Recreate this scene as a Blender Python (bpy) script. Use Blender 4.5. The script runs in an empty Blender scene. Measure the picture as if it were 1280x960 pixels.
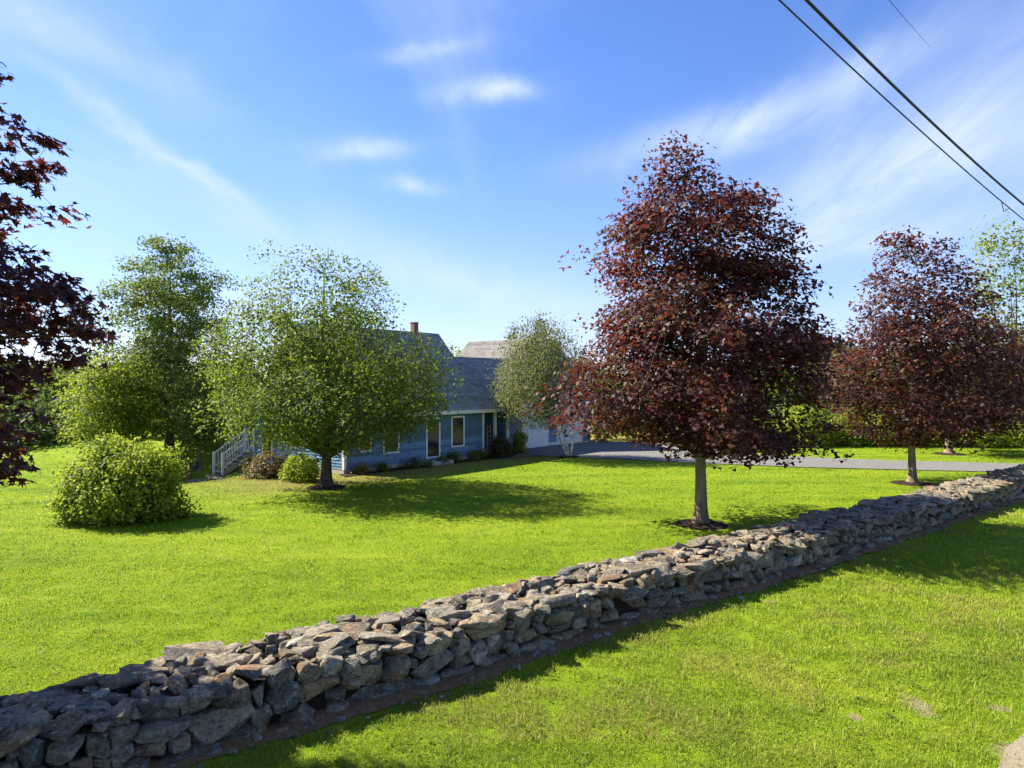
import bpy, bmesh, math, random
import numpy as np
from mathutils import Vector, Matrix, noise as mnoise

scene = bpy.context.scene
C = scene.collection
R = math.radians

# ------------------------------------------------------------------ camera
cam_d = bpy.data.cameras.new("camera")
cam = bpy.data.objects.new("camera", cam_d); C.objects.link(cam)
cam.location = (0, 0, 4.0); cam.rotation_euler = (R(90), 0, 0)
cam_d.sensor_width = 36; cam_d.lens = 24.47
cam_d.clip_start = 0.1; cam_d.clip_end = 3000
scene.camera = cam

# ------------------------------------------------------------------ light
SUN_EL = R(41)
SUN_DIR = Vector((-0.92, 0.39, 0)).normalized()        # horizontal direction towards the sun
SUN_ROT = math.atan2(SUN_DIR.x, SUN_DIR.y)
world = bpy.data.worlds.new("World"); scene.world = world; world.use_nodes = True
SKY_STRENGTH = 0.064

def build_world():
    nt = world.node_tree; nt.nodes.clear(); N = nt.nodes.new; L = nt.links.new
    out = N('ShaderNodeOutputWorld'); bg = N('ShaderNodeBackground')
    bg.inputs['Strength'].default_value = SKY_STRENGTH
    L(bg.outputs[0], out.inputs[0])
    sky = N('ShaderNodeTexSky'); sky.sky_type = 'NISHITA'; sky.sun_disc = False
    sky.sun_elevation = SUN_EL; sky.sun_rotation = SUN_ROT % (2 * math.pi)
    sky.altitude = 100; sky.air_density = 1.0; sky.dust_density = 0.15; sky.ozone_density = 2.2
    hsv = N('ShaderNodeHueSaturation'); hsv.inputs['Saturation'].default_value = 1.16
    hsv.inputs['Value'].default_value = 0.88
    L(sky.outputs[0], hsv.inputs['Color'])
    tint = N('ShaderNodeMixRGB'); tint.blend_type = 'MULTIPLY'; tint.inputs[0].default_value = 1
    tint.inputs[2].default_value = (0.90, 0.89, 1.17, 1)
    L(hsv.outputs[0], tint.inputs[1])
    tc = N('ShaderNodeTexCoord'); sep = N('ShaderNodeSeparateXYZ'); L(tc.outputs['Generated'], sep.inputs[0])
    def math_(op, a, b=None, c=None):
        n = N('ShaderNodeMath'); n.operation = op
        for i, v in enumerate((a, b, c)):
            if v is None: continue
            if isinstance(v, (int, float)): n.inputs[i].default_value = v
            else: L(v, n.inputs[i])
        return n.outputs[0]
    x, y, z = sep.outputs
    az = math_('ARCTAN2', x, y)                       # bearing from north
    el = math_('ARCSINE', z)
    # cirrus: a layer high above, seen in plan, drawn out along the wind
    zz = math_('ADD', math_('MAXIMUM', z, 0.0), 0.10)
    px, py = math_('DIVIDE', x, zz), math_('DIVIDE', y, zz)
    comb = N('ShaderNodeCombineXYZ'); L(px, comb.inputs[0]); L(py, comb.inputs[1])
    mp = N('ShaderNodeMapping'); mp.inputs['Rotation'].default_value = (0, 0, R(-8)); mp.inputs['Scale'].default_value = (0.95, 0.24, 1)
    mp.inputs['Location'].default_value = (1.3, 0.4, 0)
    L(comb.outputs[0], mp.inputs[0])
    n1 = N('ShaderNodeTexNoise'); n1.inputs['Scale'].default_value = 1.0; n1.inputs['Detail'].default_value = 10
    n1.inputs['Roughness'].default_value = 0.60; n1.inputs['Distortion'].default_value = 0.9
    L(mp.outputs[0], n1.inputs['Vector'])
    r1 = N('ShaderNodeMapRange'); r1.interpolation_type = 'SMOOTHSTEP'
    r1.inputs['From Min'].default_value = 0.40; r1.inputs['From Max'].default_value = 0.80
    L(n1.outputs['Fac'], r1.inputs['Value'])
    n0 = N('ShaderNodeTexNoise'); n0.inputs['Scale'].default_value = 0.35; n0.inputs['Detail'].default_value = 2
    L(mp.outputs[0], n0.inputs['Vector'])
    cirrus = math_('MULTIPLY', r1.outputs[0], 0.50)
    # single wisps, each with its bearing, elevation, size and strength
    wn = N('ShaderNodeTexNoise'); wn.inputs['Scale'].default_value = 6; wn.inputs['Detail'].default_value = 5
    wn.inputs['Roughness'].default_value = 0.6
    L(tc.outputs['Generated'], wn.inputs['Vector'])
    wob = math_('SUBTRACT', wn.outputs['Fac'], 0.5)
    wn2 = N('ShaderNodeTexNoise'); wn2.inputs['Scale'].default_value = 30; wn2.inputs['Detail'].default_value = 4
    L(tc.outputs['Generated'], wn2.inputs['Vector'])
    fine = math_('SUBTRACT', wn2.outputs['Fac'], 0.5)
    azw = math_('ADD', az, math_('MULTIPLY', wob, 0.13)); elw = math_('ADD', el, math_('MULTIPLY', wob, 0.05))
    elw = math_('ADD', elw, math_('MULTIPLY', fine, 0.016))
    fm = N('ShaderNodeMapping'); fm.inputs['Scale'].default_value = (2.6, 0.60, 1); fm.inputs['Rotation'].default_value = (0, 0, R(-8)); L(comb.outputs[0], fm.inputs[0])
    fn_ = N('ShaderNodeTexNoise'); fn_.inputs['Scale'].default_value = 2.4; fn_.inputs['Detail'].default_value = 9; fn_.inputs['Roughness'].default_value = 0.62; fn_.inputs['Distortion'].default_value = 0.7
    L(fm.outputs[0], fn_.inputs['Vector'])
    fr = N('ShaderNodeMapRange'); fr.inputs['From Min'].default_value = 0.30; fr.inputs['From Max'].default_value = 0.66; fr.inputs['To Min'].default_value = 0.55; fr.inputs['To Max'].default_value = 1.22
    L(fn_.outputs['Fac'], fr.inputs['Value']); fib = fr.outputs[0]
    total = cirrus
    def wisp(a, e, sa, se, rot, amp):
        nonlocal total
        da = math_('MULTIPLY', math_('SUBTRACT', azw, R(a)), math.cos(R(e))); de = math_('SUBTRACT', elw, R(e))
        c, s = math.cos(R(rot)), math.sin(R(rot))
        u = math_('ADD', math_('MULTIPLY', da, c / R(sa)), math_('MULTIPLY', de, s / R(sa)))
        v = math_('ADD', math_('MULTIPLY', da, -s / R(se)), math_('MULTIPLY', de, c / R(se)))
        q = math_('ADD', math_('MULTIPLY', u, u), math_('MULTIPLY', v, v))
        g = math_('EXPONENT', math_('MULTIPLY', q, -1.0))
        total = math_('ADD', total, math_('MULTIPLY', math_('MULTIPLY', g, fib), amp))
    for w in WISPS: wisp(*w)
    total = math_('MINIMUM', math_('MAXIMUM', total, 0), 0.92)
    # pale veil low over the horizon
    veil = N('ShaderNodeMapRange'); veil.inputs['From Min'].default_value = R(21); veil.inputs['From Max'].default_value = R(0)
    veil.inputs['To Min'].default_value = 0.0; veil.inputs['To Max'].default_value = 0.42; veil.interpolation_type = 'SMOOTHSTEP'
    L(el, veil.inputs['Value'])
    m1 = N('ShaderNodeMixRGB'); L(veil.outputs[0], m1.inputs[0]); L(tint.outputs[0], m1.inputs[1])
    m1.inputs[2].default_value = tuple(v / SKY_STRENGTH for v in VEIL) + (1,)
    m2 = N('ShaderNodeMixRGB'); L(total, m2.inputs[0]); L(m1.outputs[0], m2.inputs[1])
    m2.inputs[2].default_value = tuple(v / SKY_STRENGTH for v in CLOUD) + (1,)
    L(m2.outputs[0], bg.inputs['Color'])
# bearing, elevation, half width, half height, tilt, strength
WISPS = [(-1.6, 22.8, 3.0, 0.75, 2, 0.85), (-11.6, 18.4, 3.2, 0.85, 6, 0.72), (-8.2, 15.7, 2.0, 0.7, -8, 0.60),
         (-6.5, 25.6, 3.4, 0.6, 8, 0.32), (14, 19.0, 8, 1.3, 12, 0.45), (21, 20.0, 9, 1.6, 18, 0.50),
         (30, 14.8, 10, 2.8, 14, 0.62), (34, 20, 11, 4.0, 20, 0.42), (27, 10.4, 8, 1.4, 6, 0.50), (-4, 8.0, 11, 2.0, -18, 0.50),
         (-27, 16.6, 9, 0.7, -26, 0.48), (-20, 6.0, 3.0, 1.5, 0, 0.50), (-33, 22.5, 9, 1.6, -16, 0.30), (-20, 12, 10, 1.4, -24, 0.28)]
CLOUD = (0.225, 0.262, 0.325)
VEIL = (0.150, 0.195, 0.315)
build_world()

sun_d = bpy.data.lights.new("sun", 'SUN'); sun_d.energy = 4.4; sun_d.angle = R(0.55); sun_d.color = (1.0, 0.90, 0.72)
sun = bpy.data.objects.new("sun", sun_d); C.objects.link(sun)
sd = Vector((SUN_DIR.x * math.cos(SUN_EL), SUN_DIR.y * math.cos(SUN_EL), math.sin(SUN_EL)))
sun.rotation_euler = sd.to_track_quat('Z', 'Y').to_euler(); sun.location = (-40, 10, 40)

vs = scene.view_settings
scene.display_settings.display_device = 'sRGB'
vs.view_transform = 'Standard'; vs.look = 'None'; vs.gamma = 1; vs.exposure = 1.85; vs.use_curve_mapping = False
scene.cycles.max_bounces = 8; scene.cycles.transmission_bounces = 6; scene.cycles.transparent_max_bounces = 8

# ------------------------------------------------------------------ helpers
def link(o, parent=None):
    C.objects.link(o)
    if parent: o.parent = parent
    return o
def thing(name, label, cat, loc=(0, 0, 0), rz=0, group=None):
    o = bpy.data.objects.new(name, None); o.empty_display_size = 0.3
    o.location = loc; o.rotation_euler = (0, 0, rz); o['label'] = label; o['category'] = cat
    if group: o['group'] = group
    return link(o)
def tag(o, label, cat, group=None):
    o['label'] = label; o['category'] = cat
    if group: o['group'] = group
    return o
def mesh_obj(name, verts, faces, mat, parent=None, smooth=False, kind=None):
    me = bpy.data.meshes.new(name)
    me.from_pydata([tuple(v) for v in verts], [], [tuple(f) for f in faces]); me.update()
    if mat: me.materials.append(mat)
    if smooth: me.polygons.foreach_set('use_smooth', [True] * len(me.polygons))
    o = bpy.data.objects.new(name, me)
    if kind: o['kind'] = kind
    return link(o, parent)
def np_mesh(name, V, F, mat, attr=None):
    """V (n,3), F (m,k) with k constant: fast mesh"""
    V = np.ascontiguousarray(V, dtype=np.float32); F = np.ascontiguousarray(F, dtype=np.int32)
    me = bpy.data.meshes.new(name); k = F.shape[1]
    me.vertices.add(len(V)); me.vertices.foreach_set('co', V.ravel())
    me.loops.add(F.size); me.loops.foreach_set('vertex_index', F.ravel())
    me.polygons.add(len(F)); me.polygons.foreach_set('loop_start', np.arange(0, F.size, k, dtype=np.int32))
    me.polygons.foreach_set('loop_total', np.full(len(F), k, dtype=np.int32))
    if attr is not None:
        a = me.attributes.new('tone', 'FLOAT', 'POINT'); a.data.foreach_set('value', np.ascontiguousarray(attr, dtype=np.float32))
    me.update(calc_edges=True)
    if mat: me.materials.append(mat)
    return me
class MB:
    def __init__(s): s.v = []; s.f = []
    def quad(s, *p):
        i = len(s.v); s.v += [tuple(q) for q in p]; s.f.append(tuple(range(i, i + len(p))))
    def box(s, x0, x1, y0, y1, z0, z1):
        i = len(s.v)
        s.v += [(x0, y0, z0), (x1, y0, z0), (x1, y1, z0), (x0, y1, z0), (x0, y0, z1), (x1, y0, z1), (x1, y1, z1), (x0, y1, z1)]
        s.f += [(i, i + 3, i + 2, i + 1), (i + 4, i + 5, i + 6, i + 7), (i, i + 1, i + 5, i + 4), (i + 1, i + 2, i + 6, i + 5),
                (i + 2, i + 3, i + 7, i + 6), (i + 3, i, i + 4, i + 7)]
    def bar(s, a, b, w, h):
        a, b = Vector(a), Vector(b); d = (b - a).normalized()
        u = d.cross(Vector((0, 0, 1)));  u = u.normalized() if u.length > 1e-4 else Vector((1, 0, 0)); t = u.cross(d).normalized()
        i = len(s.v)
        for p in (a, b):
            for su, st in ((-1, -1), (1, -1), (1, 1), (-1, 1)): s.v.append(tuple(p + u * su * w / 2 + t * st * h / 2))
        s.f += [(i, i + 1, i + 2, i + 3), (i + 7, i + 6, i + 5, i + 4)] + [(i + k, i + 4 + k, i + 4 + (k + 1) % 4, i + (k + 1) % 4) for k in range(4)]
    def tube(s, pts, rad, n=6, cap=True):
        i0 = len(s.v); P = [Vector(p) for p in pts]
        ref = Vector((0.31, 0.95, 0.05))
        for k, p in enumerate(P):
            d = (P[min(k + 1, len(P) - 1)] - P[max(k - 1, 0)]).normalized()
            u = d.cross(ref); u = u.normalized() if u.length > 1e-3 else Vector((1, 0, 0)); w = d.cross(u)
            for j in range(n):
                a = 2 * math.pi * j / n
                s.v.append(tuple(p + (u * math.cos(a) + w * math.sin(a)) * rad[k]))
        for k in range(len(P) - 1):
            for j in range(n):
                a, b = i0 + k * n + j, i0 + k * n + (j + 1) % n
                s.f.append((a, b, b + n, a + n))
        if cap:
            s.f.append(tuple(range(i0, i0 + n))[::-1]); s.f.append(tuple(range(len(s.v) - n, len(s.v))))
    def prism(s, poly, axis, a, b):
        """poly in the plane across axis 'x': (y,z) or 'y': (x,z)"""
        i = len(s.v); n = len(poly)
        for t in (a, b):
            for p in poly: s.v.append((t, p[0], p[1]) if axis == 'x' else (p[0], t, p[1]))
        s.f.append(tuple(range(i, i + n))); s.f.append(tuple(range(i + n, i + 2 * n))[::-1])
        for k in range(n): s.f.append((i + k, i + n + k, i + n + (k + 1) % n, i + (k + 1) % n))
    def build(s, name, mat, parent=None, smooth=False, kind=None):
        o = mesh_obj(name, s.v, s.f, mat, parent, smooth, kind)
        bm = bmesh.new(); bm.from_mesh(o.data); bmesh.ops.recalc_face_normals(bm, faces=bm.faces); bm.to_mesh(o.data); bm.free()
        return o
def smooth01(a, b, x):
    t = np.clip((x - a) / (b - a), 0, 1); return t * t * (3 - 2 * t)

# value noise for numpy
_rng0 = np.random.default_rng(7); _lat = _rng0.random((64, 64, 64)).astype(np.float32)
def vnoise(P, scale):
    Q = np.asarray(P, dtype=np.float64) * scale + 1000.0
    i = np.floor(Q).astype(int); f = Q - i; f = f * f * (3 - 2 * f); r = 0
    for dx in (0, 1):
        for dy in (0, 1):
            for dz in (0, 1):
                w = (f[:, 0] if dx else 1 - f[:, 0]) * (f[:, 1] if dy else 1 - f[:, 1]) * (f[:, 2] if dz else 1 - f[:, 2])
                r = r + w * _lat[(i[:, 0] + dx) % 64, (i[:, 1] + dy) % 64, (i[:, 2] + dz) % 64]
    return r

# ------------------------------------------------------------------ materials
class NT:
    def __init__(s, name):
        s.m = bpy.data.materials.new(name); s.m.use_nodes = True; s.nt = s.m.node_tree; s.nt.nodes.clear()
        s.out = s.n('ShaderNodeOutputMaterial')
    def n(s, t, **kw):
        nd = s.nt.nodes.new(t)
        for k, v in kw.items():
            if k in nd.inputs: s.set(nd.inputs[k], v)
            else: setattr(nd, k, v)
        return nd
    def set(s, inp, v):
        if isinstance(v, bpy.types.NodeSocket): s.nt.links.new(v, inp)
        else: inp.default_value = (tuple(v) + (1,)) if isinstance(v, tuple) and len(v) == 3 and inp.type == 'RGBA' else v
    def link(s, a, b): s.nt.links.new(a, b)
    def noise(s, scale, detail=4, rough=0.55, vec=None, dist=0):
        nd = s.n('ShaderNodeTexNoise'); nd.inputs['Scale'].default_value = scale; nd.inputs['Detail'].default_value = detail
        nd.inputs['Roughness'].default_value = rough; nd.inputs['Distortion'].default_value = dist
        if vec is not None: s.link(vec, nd.inputs['Vector'])
        return nd.outputs['Fac']
    def pos(s): return s.n('ShaderNodeNewGeometry').outputs['Position']
    def island(s): return s.n('ShaderNodeNewGeometry').outputs['Random Per Island']
    def ramp(s, fac, stops, interp='LINEAR'):
        nd = s.n('ShaderNodeValToRGB'); s.link(fac, nd.inputs[0]); cr = nd.color_ramp; cr.interpolation = interp
        while len(cr.elements) < len(stops): cr.elements.new(0.5)
        for e, (p, c) in zip(cr.elements, stops): e.position = p; e.color = tuple(c) + (1,)
        return nd.outputs[0]
    def mix(s, fac, a, b, mode='MIX'):
        nd = s.n('ShaderNodeMixRGB'); nd.blend_type = mode
        for i, v in enumerate((fac, a, b)): s.set(nd.inputs[i], v)
        return nd.outputs[0]
    def math(s, op, a, b=0.0, clamp=False):
        nd = s.n('ShaderNodeMath'); nd.operation = op; nd.use_clamp = clamp; s.set(nd.inputs[0], a); s.set(nd.inputs[1], b); return nd.outputs[0]
    def rng(s, v, a, b, c=0.0, d=1.0):
        nd = s.n('ShaderNodeMapRange'); s.link(v, nd.inputs['Value'])
        for k, q in zip(('From Min', 'From Max', 'To Min', 'To Max'), (a, b, c, d)): nd.inputs[k].default_value = q
        return nd.outputs[0]
    def bump(s, h, strength, dist):
        nd = s.n('ShaderNodeBump'); nd.inputs['Strength'].default_value = strength; nd.inputs['Distance'].default_value = dist
        s.link(h, nd.inputs['Height']); return nd.outputs[0]
    def principled(s, col, rough=0.8, spec=0.3, normal=None, metal=0.0):
        p = s.n('ShaderNodeBsdfPrincipled'); s.set(p.inputs['Base Color'], col); s.set(p.inputs['Roughness'], rough)
        p.inputs['Specular IOR Level'].default_value = spec; p.inputs['Metallic'].default_value = metal
        if normal is not None: s.link(normal, p.inputs['Normal'])
        s.link(p.outputs[0], s.out.inputs[0]); return p
    def attr(s, name):
        nd = s.n('ShaderNodeAttribute'); nd.attribute_name = name; return nd.outputs['Fac']

def leaf_mat(name, stops, trans, tmix=0.4, rough=0.45, spec=0.35, tone_stops=None):
    t = NT(name); isl = t.island(); tone = t.attr('tone')
    v = t.math('ADD', t.math('MULTIPLY', isl, 0.6), t.math('MULTIPLY', tone, 0.4))
    col = t.ramp(v, stops)
    hs = t.n('ShaderNodeHueSaturation'); t.link(col, hs.inputs['Color']); t.link(t.rng(isl, 0, 1, 0.75, 1.3), hs.inputs['Value'])
    p = t.principled(hs.outputs[0], rough, spec)
    tr = t.n('ShaderNodeBsdfTranslucent'); t.link(t.ramp(v, trans), tr.inputs['Color'])
    mx = t.n('ShaderNodeMixShader'); mx.inputs[0].default_value = tmix
    t.link(p.outputs[0], mx.inputs[1]); t.link(tr.outputs[0], mx.inputs[2]); t.link(mx.outputs[0], t.out.inputs[0])
    return t.m
def bark_mat(name, a, b, scale=9):
    t = NT(name); pos = t.pos(); mp = t.n('ShaderNodeMapping'); mp.inputs['Scale'].default_value = (1, 1, 0.22); t.link(pos, mp.inputs[0])
    n1 = t.noise(scale, 6, 0.65, mp.outputs[0]); n2 = t.noise(scale * 5, 4, 0.6, mp.outputs[0])
    col = t.ramp(n1, [(0.3, a), (0.7, b)])
    lich = t.rng(t.noise(4, 5, 0.7, pos), 0.58, 0.7)
    col = t.mix(t.math('MULTIPLY', lich, 0.35), col, (0.26, 0.27, 0.22))
    t.principled(col, 0.9, 0.15, t.bump(t.math('ADD', n1, t.math('MULTIPLY', n2, 0.5)), 1.0, 0.06)); return t.m
def flat_mat(name, col, rough=0.6, spec=0.3, nscale=0, namp=0.2, bump=0.0):
    t = NT(name)
    if nscale:
        n = t.noise(nscale, 5, 0.6, t.pos())
        c = t.mix(n, tuple(v * (1 - namp) for v in col), tuple(min(1, v * (1 + namp)) for v in col))
        t.principled(c, rough, spec, t.bump(n, 0.5, bump) if bump else None)
    else: t.principled(col, rough, spec)
    return t.m

M = {}
M['purple'] = leaf_mat('purple_maple_leaf',
    [(0.0, (0.018, 0.010, 0.015)), (0.40, (0.030, 0.013, 0.018)), (0.68, (0.054, 0.021, 0.020)), (0.82, (0.072, 0.042, 0.020)), (1.0, (0.060, 0.062, 0.018))],
    [(0.0, (0.08, 0.014, 0.020)), (0.5, (0.205, 0.036, 0.024)), (0.8, (0.31, 0.085, 0.028)), (1.0, (0.24, 0.19, 0.03))], 0.30, 0.55, 0.20)
M['green'] = leaf_mat('green_maple_leaf',
    [(0.0, (0.044, 0.084, 0.016)), (0.5, (0.078, 0.130, 0.022)), (1.0, (0.125, 0.175, 0.026))],
    [(0.0, (0.10, 0.17, 0.015)), (1.0, (0.30, 0.36, 0.03))], 0.42, 0.6, 0.15)
M['oak'] = leaf_mat('oak_leaf',
    [(0.0, (0.066, 0.105, 0.026)), (0.5, (0.115, 0.160, 0.032)), (1.0, (0.175, 0.215, 0.040))],
    [(0.0, (0.09, 0.15, 0.02)), (1.0, (0.26, 0.33, 0.035))], 0.38, 0.6, 0.15)
M['bright'] = leaf_mat('young_leaf',
    [(0.0, (0.070, 0.110, 0.012)), (0.5, (0.115, 0.165, 0.016)), (1.0, (0.19, 0.225, 0.03))],
    [(0.0, (0.22, 0.32, 0.02)), (1.0, (0.44, 0.50, 0.05))], 0.42, 0.6, 0.12)
M['birch'] = leaf_mat('birch_leaf',
    [(0.0, (0.060, 0.082, 0.036)), (0.5, (0.105, 0.130, 0.052)), (1.0, (0.175, 0.185, 0.085))],
    [(0.0, (0.14, 0.18, 0.04)), (1.0, (0.34, 0.36, 0.09))], 0.36, 0.6, 0.2)
M['forest'] = leaf_mat('forest_leaf',
    [(0.0, (0.036, 0.062, 0.028)), (0.5, (0.064, 0.100, 0.036)), (1.0, (0.10, 0.135, 0.040))],
    [(0.0, (0.06, 0.11, 0.02)), (1.0, (0.18, 0.24, 0.03))], 0.32, 0.65, 0.12)
M['spruce'] = leaf_mat('spruce_needle',
    [(0.0, (0.022, 0.036, 0.024)), (1.0, (0.050, 0.070, 0.040))], [(0.0, (0.03, 0.05, 0.02)), (1.0, (0.06, 0.09, 0.03))], 0.15, 0.6, 0.2)
M['shrub'] = leaf_mat('shrub_leaf',
    [(0.0, (0.060, 0.120, 0.011)), (0.5, (0.155, 0.235, 0.020)), (0.9, (0.29, 0.34, 0.040)), (1.0, (0.34, 0.34, 0.10))],
    [(0.0, (0.20, 0.30, 0.02)), (1.0, (0.48, 0.54, 0.06))], 0.42, 0.6, 0.15)
M['russet'] = leaf_mat('russet_leaf',
    [(0.0, (0.050, 0.040, 0.018)), (0.6, (0.095, 0.075, 0.025)), (1.0, (0.14, 0.12, 0.03))],
    [(0.0, (0.14, 0.09, 0.02)), (1.0, (0.26, 0.22, 0.04))], 0.3, 0.55, 0.3)
M['gold'] = leaf_mat('yellow_plant_leaf',
    [(0.0, (0.14, 0.11, 0.02)), (1.0, (0.30, 0.22, 0.04))], [(0.0, (0.25, 0.2, 0.03)), (1.0, (0.4, 0.3, 0.05))], 0.35, 0.55, 0.3)
M['bark'] = bark_mat('maple_bark', (0.13, 0.100, 0.065), (0.31, 0.25, 0.17))
M['bark_dark'] = bark_mat('dark_bark', (0.045, 0.038, 0.03), (0.12, 0.10, 0.08))
def birch_bark():
    t = NT('birch_bark'); mp = t.n('ShaderNodeMapping'); mp.inputs['Scale'].default_value = (1, 1, 5); t.link(t.pos(), mp.inputs[0])
    n = t.noise(2.2, 5, 0.7, mp.outputs[0])
    t.principled(t.ramp(n, [(0.30, (0.08, 0.07, 0.06)), (0.42, (0.50, 0.46, 0.41)), (0.75, (0.72, 0.69, 0.64))]), 0.7, 0.3); return t.m
M['birch_bark'] = birch_bark()

PATCHES = [(5.05, 8.65, 0.15, 0.32), (4.12, 8.35, 0.07, 0.10), (4.75, 12.8, 0.14, 0.08), (5.50, 7.52, 0.26, 0.24), (6.0, 8.6, 0.14, 0.10)]    # worn spots in the verge
def lawn_mat():
    t = NT('lawn'); pos = t.pos()
    n1 = t.noise(0.35, 4, 0.6, pos); n2 = t.noise(7, 6, 0.7, pos); n3 = t.noise(45, 3, 0.7, pos)
    mp = t.n('ShaderNodeMapping'); mp.inputs['Scale'].default_value = (0.12, 0.9, 1); mp.inputs['Rotation'].default_value = (0, 0, R(-12)); t.link(pos, mp.inputs[0])
    band = t.noise(1.0, 3, 0.5, mp.outputs[0])
    f = t.math('ADD', t.math('MULTIPLY', n1, 0.35), t.math('ADD', t.math('MULTIPLY', n2, 0.3), t.math('MULTIPLY', band, 0.35)))
    col = t.ramp(f, [(0.32, (0.100, 0.180, 0.008)), (0.50, (0.190, 0.285, 0.010)), (0.68, (0.280, 0.345, 0.020))])
    dark = t.rng(n3, 0.30, 0.5, 0.55, 1.0)
    col = t.mix(1.0, col, t.n('ShaderNodeCombineXYZ', X=dark, Y=dark, Z=dark).outputs[0], 'MULTIPLY')
    # sparse dry turf along the front of the house
    sx = t.n('ShaderNodeSeparateXYZ'); t.link(pos, sx.inputs[0])
    a = t.math('ADD', t.math('MULTIPLY', t.math('SUBTRACT', sx.outputs[0], -7.43), 0.776), t.math('MULTIPLY', t.math('SUBTRACT', sx.outputs[1], 30.8), -0.63))
    a = t.math('ADD', a, t.math('MULTIPLY', t.math('SUBTRACT', t.noise(0.5, 4, 0.6, pos), 0.5), 3.2))
    near = t.math('MULTIPLY', t.rng(a, 4.2, 1.6), t.rng(a, -9, -4)); ss = t.math('ADD', t.math('MULTIPLY', t.math('SUBTRACT', sx.outputs[0], -7.43), 0.63), t.math('MULTIPLY', t.math('SUBTRACT', sx.outputs[1], 30.8), 0.7766))
    near = t.math('MULTIPLY', t.math('MAXIMUM', near, 0, True), t.math('MAXIMUM', t.rng(ss, -7.5, -3.5), 0, True))
    dcol = t.mix(n2, (0.17, 0.145, 0.045), (0.27, 0.225, 0.085))
    col = t.mix(t.math('MULTIPLY', near, 0.85, True), col, dcol)
    for cx, cy, rx, ry in PATCHES:
        u = t.math('MULTIPLY', t.math('SUBTRACT', sx.outputs[0], cx), 1 / rx); v = t.math('MULTIPLY', t.math('SUBTRACT', sx.outputs[1], cy), 1 / ry)
        q = t.math('ADD', t.math('MULTIPLY', u, u), t.math('MULTIPLY', v, v)); q = t.math('ADD', q, t.math('MULTIPLY', t.math('SUBTRACT', n2, 0.5), 3.0))
        col = t.mix(t.math('MULTIPLY', t.rng(q, 1.6, 0.4), 0.9, True), col, t.mix(n3, (0.19, 0.155, 0.085), (0.34, 0.285, 0.175)))
    t.principled(col, 0.95, 0.1, t.bump(t.math('ADD', n2, n3), 1.0, 0.05)); return t.m
M['lawn'] = lawn_mat()
def blade_mat():
    t = NT('grass_blade'); pos = t.pos(); isl = t.island(); tone = t.attr('tone')
    n1 = t.noise(0.35, 4, 0.6, pos); n2 = t.noise(2.2, 4, 0.65, pos)
    mp = t.n('ShaderNodeMapping'); mp.inputs['Scale'].default_value = (0.12, 0.9, 1); mp.inputs['Rotation'].default_value = (0, 0, R(-12)); t.link(pos, mp.inputs[0])
    band = t.noise(1.0, 3, 0.5, mp.outputs[0])
    f = t.math('ADD', t.math('MULTIPLY', n1, 0.3), t.math('ADD', t.math('MULTIPLY', n2, 0.35), t.math('MULTIPLY', band, 0.35)))
    col = t.ramp(f, [(0.32, (0.085, 0.175, 0.010)), (0.47, (0.200, 0.320, 0.013)), (0.62, (0.335, 0.410, 0.030))])
    hs = t.n('ShaderNodeHueSaturation'); t.link(col, hs.inputs['Color']); t.link(t.rng(isl, 0, 1, 0.78, 1.25), hs.inputs['Value'])
    dry = t.math('MULTIPLY', t.rng(isl, 0.90, 0.93), 0.8)
    dry = t.math('MAXIMUM', dry, tone)
    col = t.mix(dry, hs.outputs[0], (0.33, 0.265, 0.085))
    p = t.principled(col, 0.5, 0.25)
    tr = t.n('ShaderNodeBsdfTranslucent'); t.link(col, tr.inputs['Color'])
    mx = t.n('ShaderNodeMixShader'); mx.inputs[0].default_value = 0.42
    t.link(p.outputs[0], mx.inputs[1]); t.link(tr.outputs[0], mx.inputs[2]); t.link(mx.outputs[0], t.out.inputs[0]); return t.m
M['blade'] = blade_mat()
def stone_mat():
    t = NT('fieldstone'); pos = t.pos()
    r = t.math('FRACT', t.math('ADD', t.n('ShaderNodeObjectInfo').outputs['Random'], t.math('MULTIPLY', t.island(), 0.97)))
    base = t.ramp(r, [(0.0, (0.12, 0.115, 0.102)), (0.2, (0.24, 0.218, 0.175)), (0.38, (0.32, 0.275, 0.20)), (0.55, (0.16, 0.14, 0.10)),
                      (0.70, (0.37, 0.305, 0.205)), (0.84, (0.27, 0.165, 0.085)), (0.92, (0.13, 0.115, 0.09)), (1.0, (0.46, 0.42, 0.35))])
    n1 = t.noise(5, 6, 0.65, pos); n2 = t.noise(28, 6, 0.7, pos); n3 = t.noise(110, 3, 0.7, pos)
    hs = t.n('ShaderNodeHueSaturation'); t.link(base, hs.inputs['Color'])
    t.link(t.math('ADD', t.rng(n1, 0.3, 0.7, 0.55, 1.35), t.rng(n2, 0.3, 0.7, -0.55, 0.55)), hs.inputs['Value'])
    col = hs.outputs[0]
    lich = t.rng(t.noise(11, 6, 0.75, pos, 0.4), 0.55, 0.62)
    col = t.mix(t.math('MULTIPLY', lich, 0.65), col, (0.45, 0.44, 0.37))
    dk = t.rng(t.noise(7.5, 6, 0.7, t.n('ShaderNodeVectorMath', operation='ADD').outputs[0] if False else pos, 1.2), 0.45, 0.37)
    col = t.mix(t.math('MULTIPLY', dk, 0.80), col, (0.060, 0.056, 0.046))
    rust = t.rng(t.noise(2.6, 5, 0.7, pos, 0.6), 0.60, 0.70)
    col = t.mix(t.math('MULTIPLY', rust, 0.40), col, (0.34, 0.19, 0.075))
    h = t.math('ADD', t.math('MULTIPLY', n1, 0.9), t.math('ADD', t.math('MULTIPLY', n2, 0.5), t.math('MULTIPLY', n3, 0.15)))
    t.principled(col, 0.88, 0.22, t.bump(h, 1.0, 0.11)); return t.m
M['stone'] = stone_mat()
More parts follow.
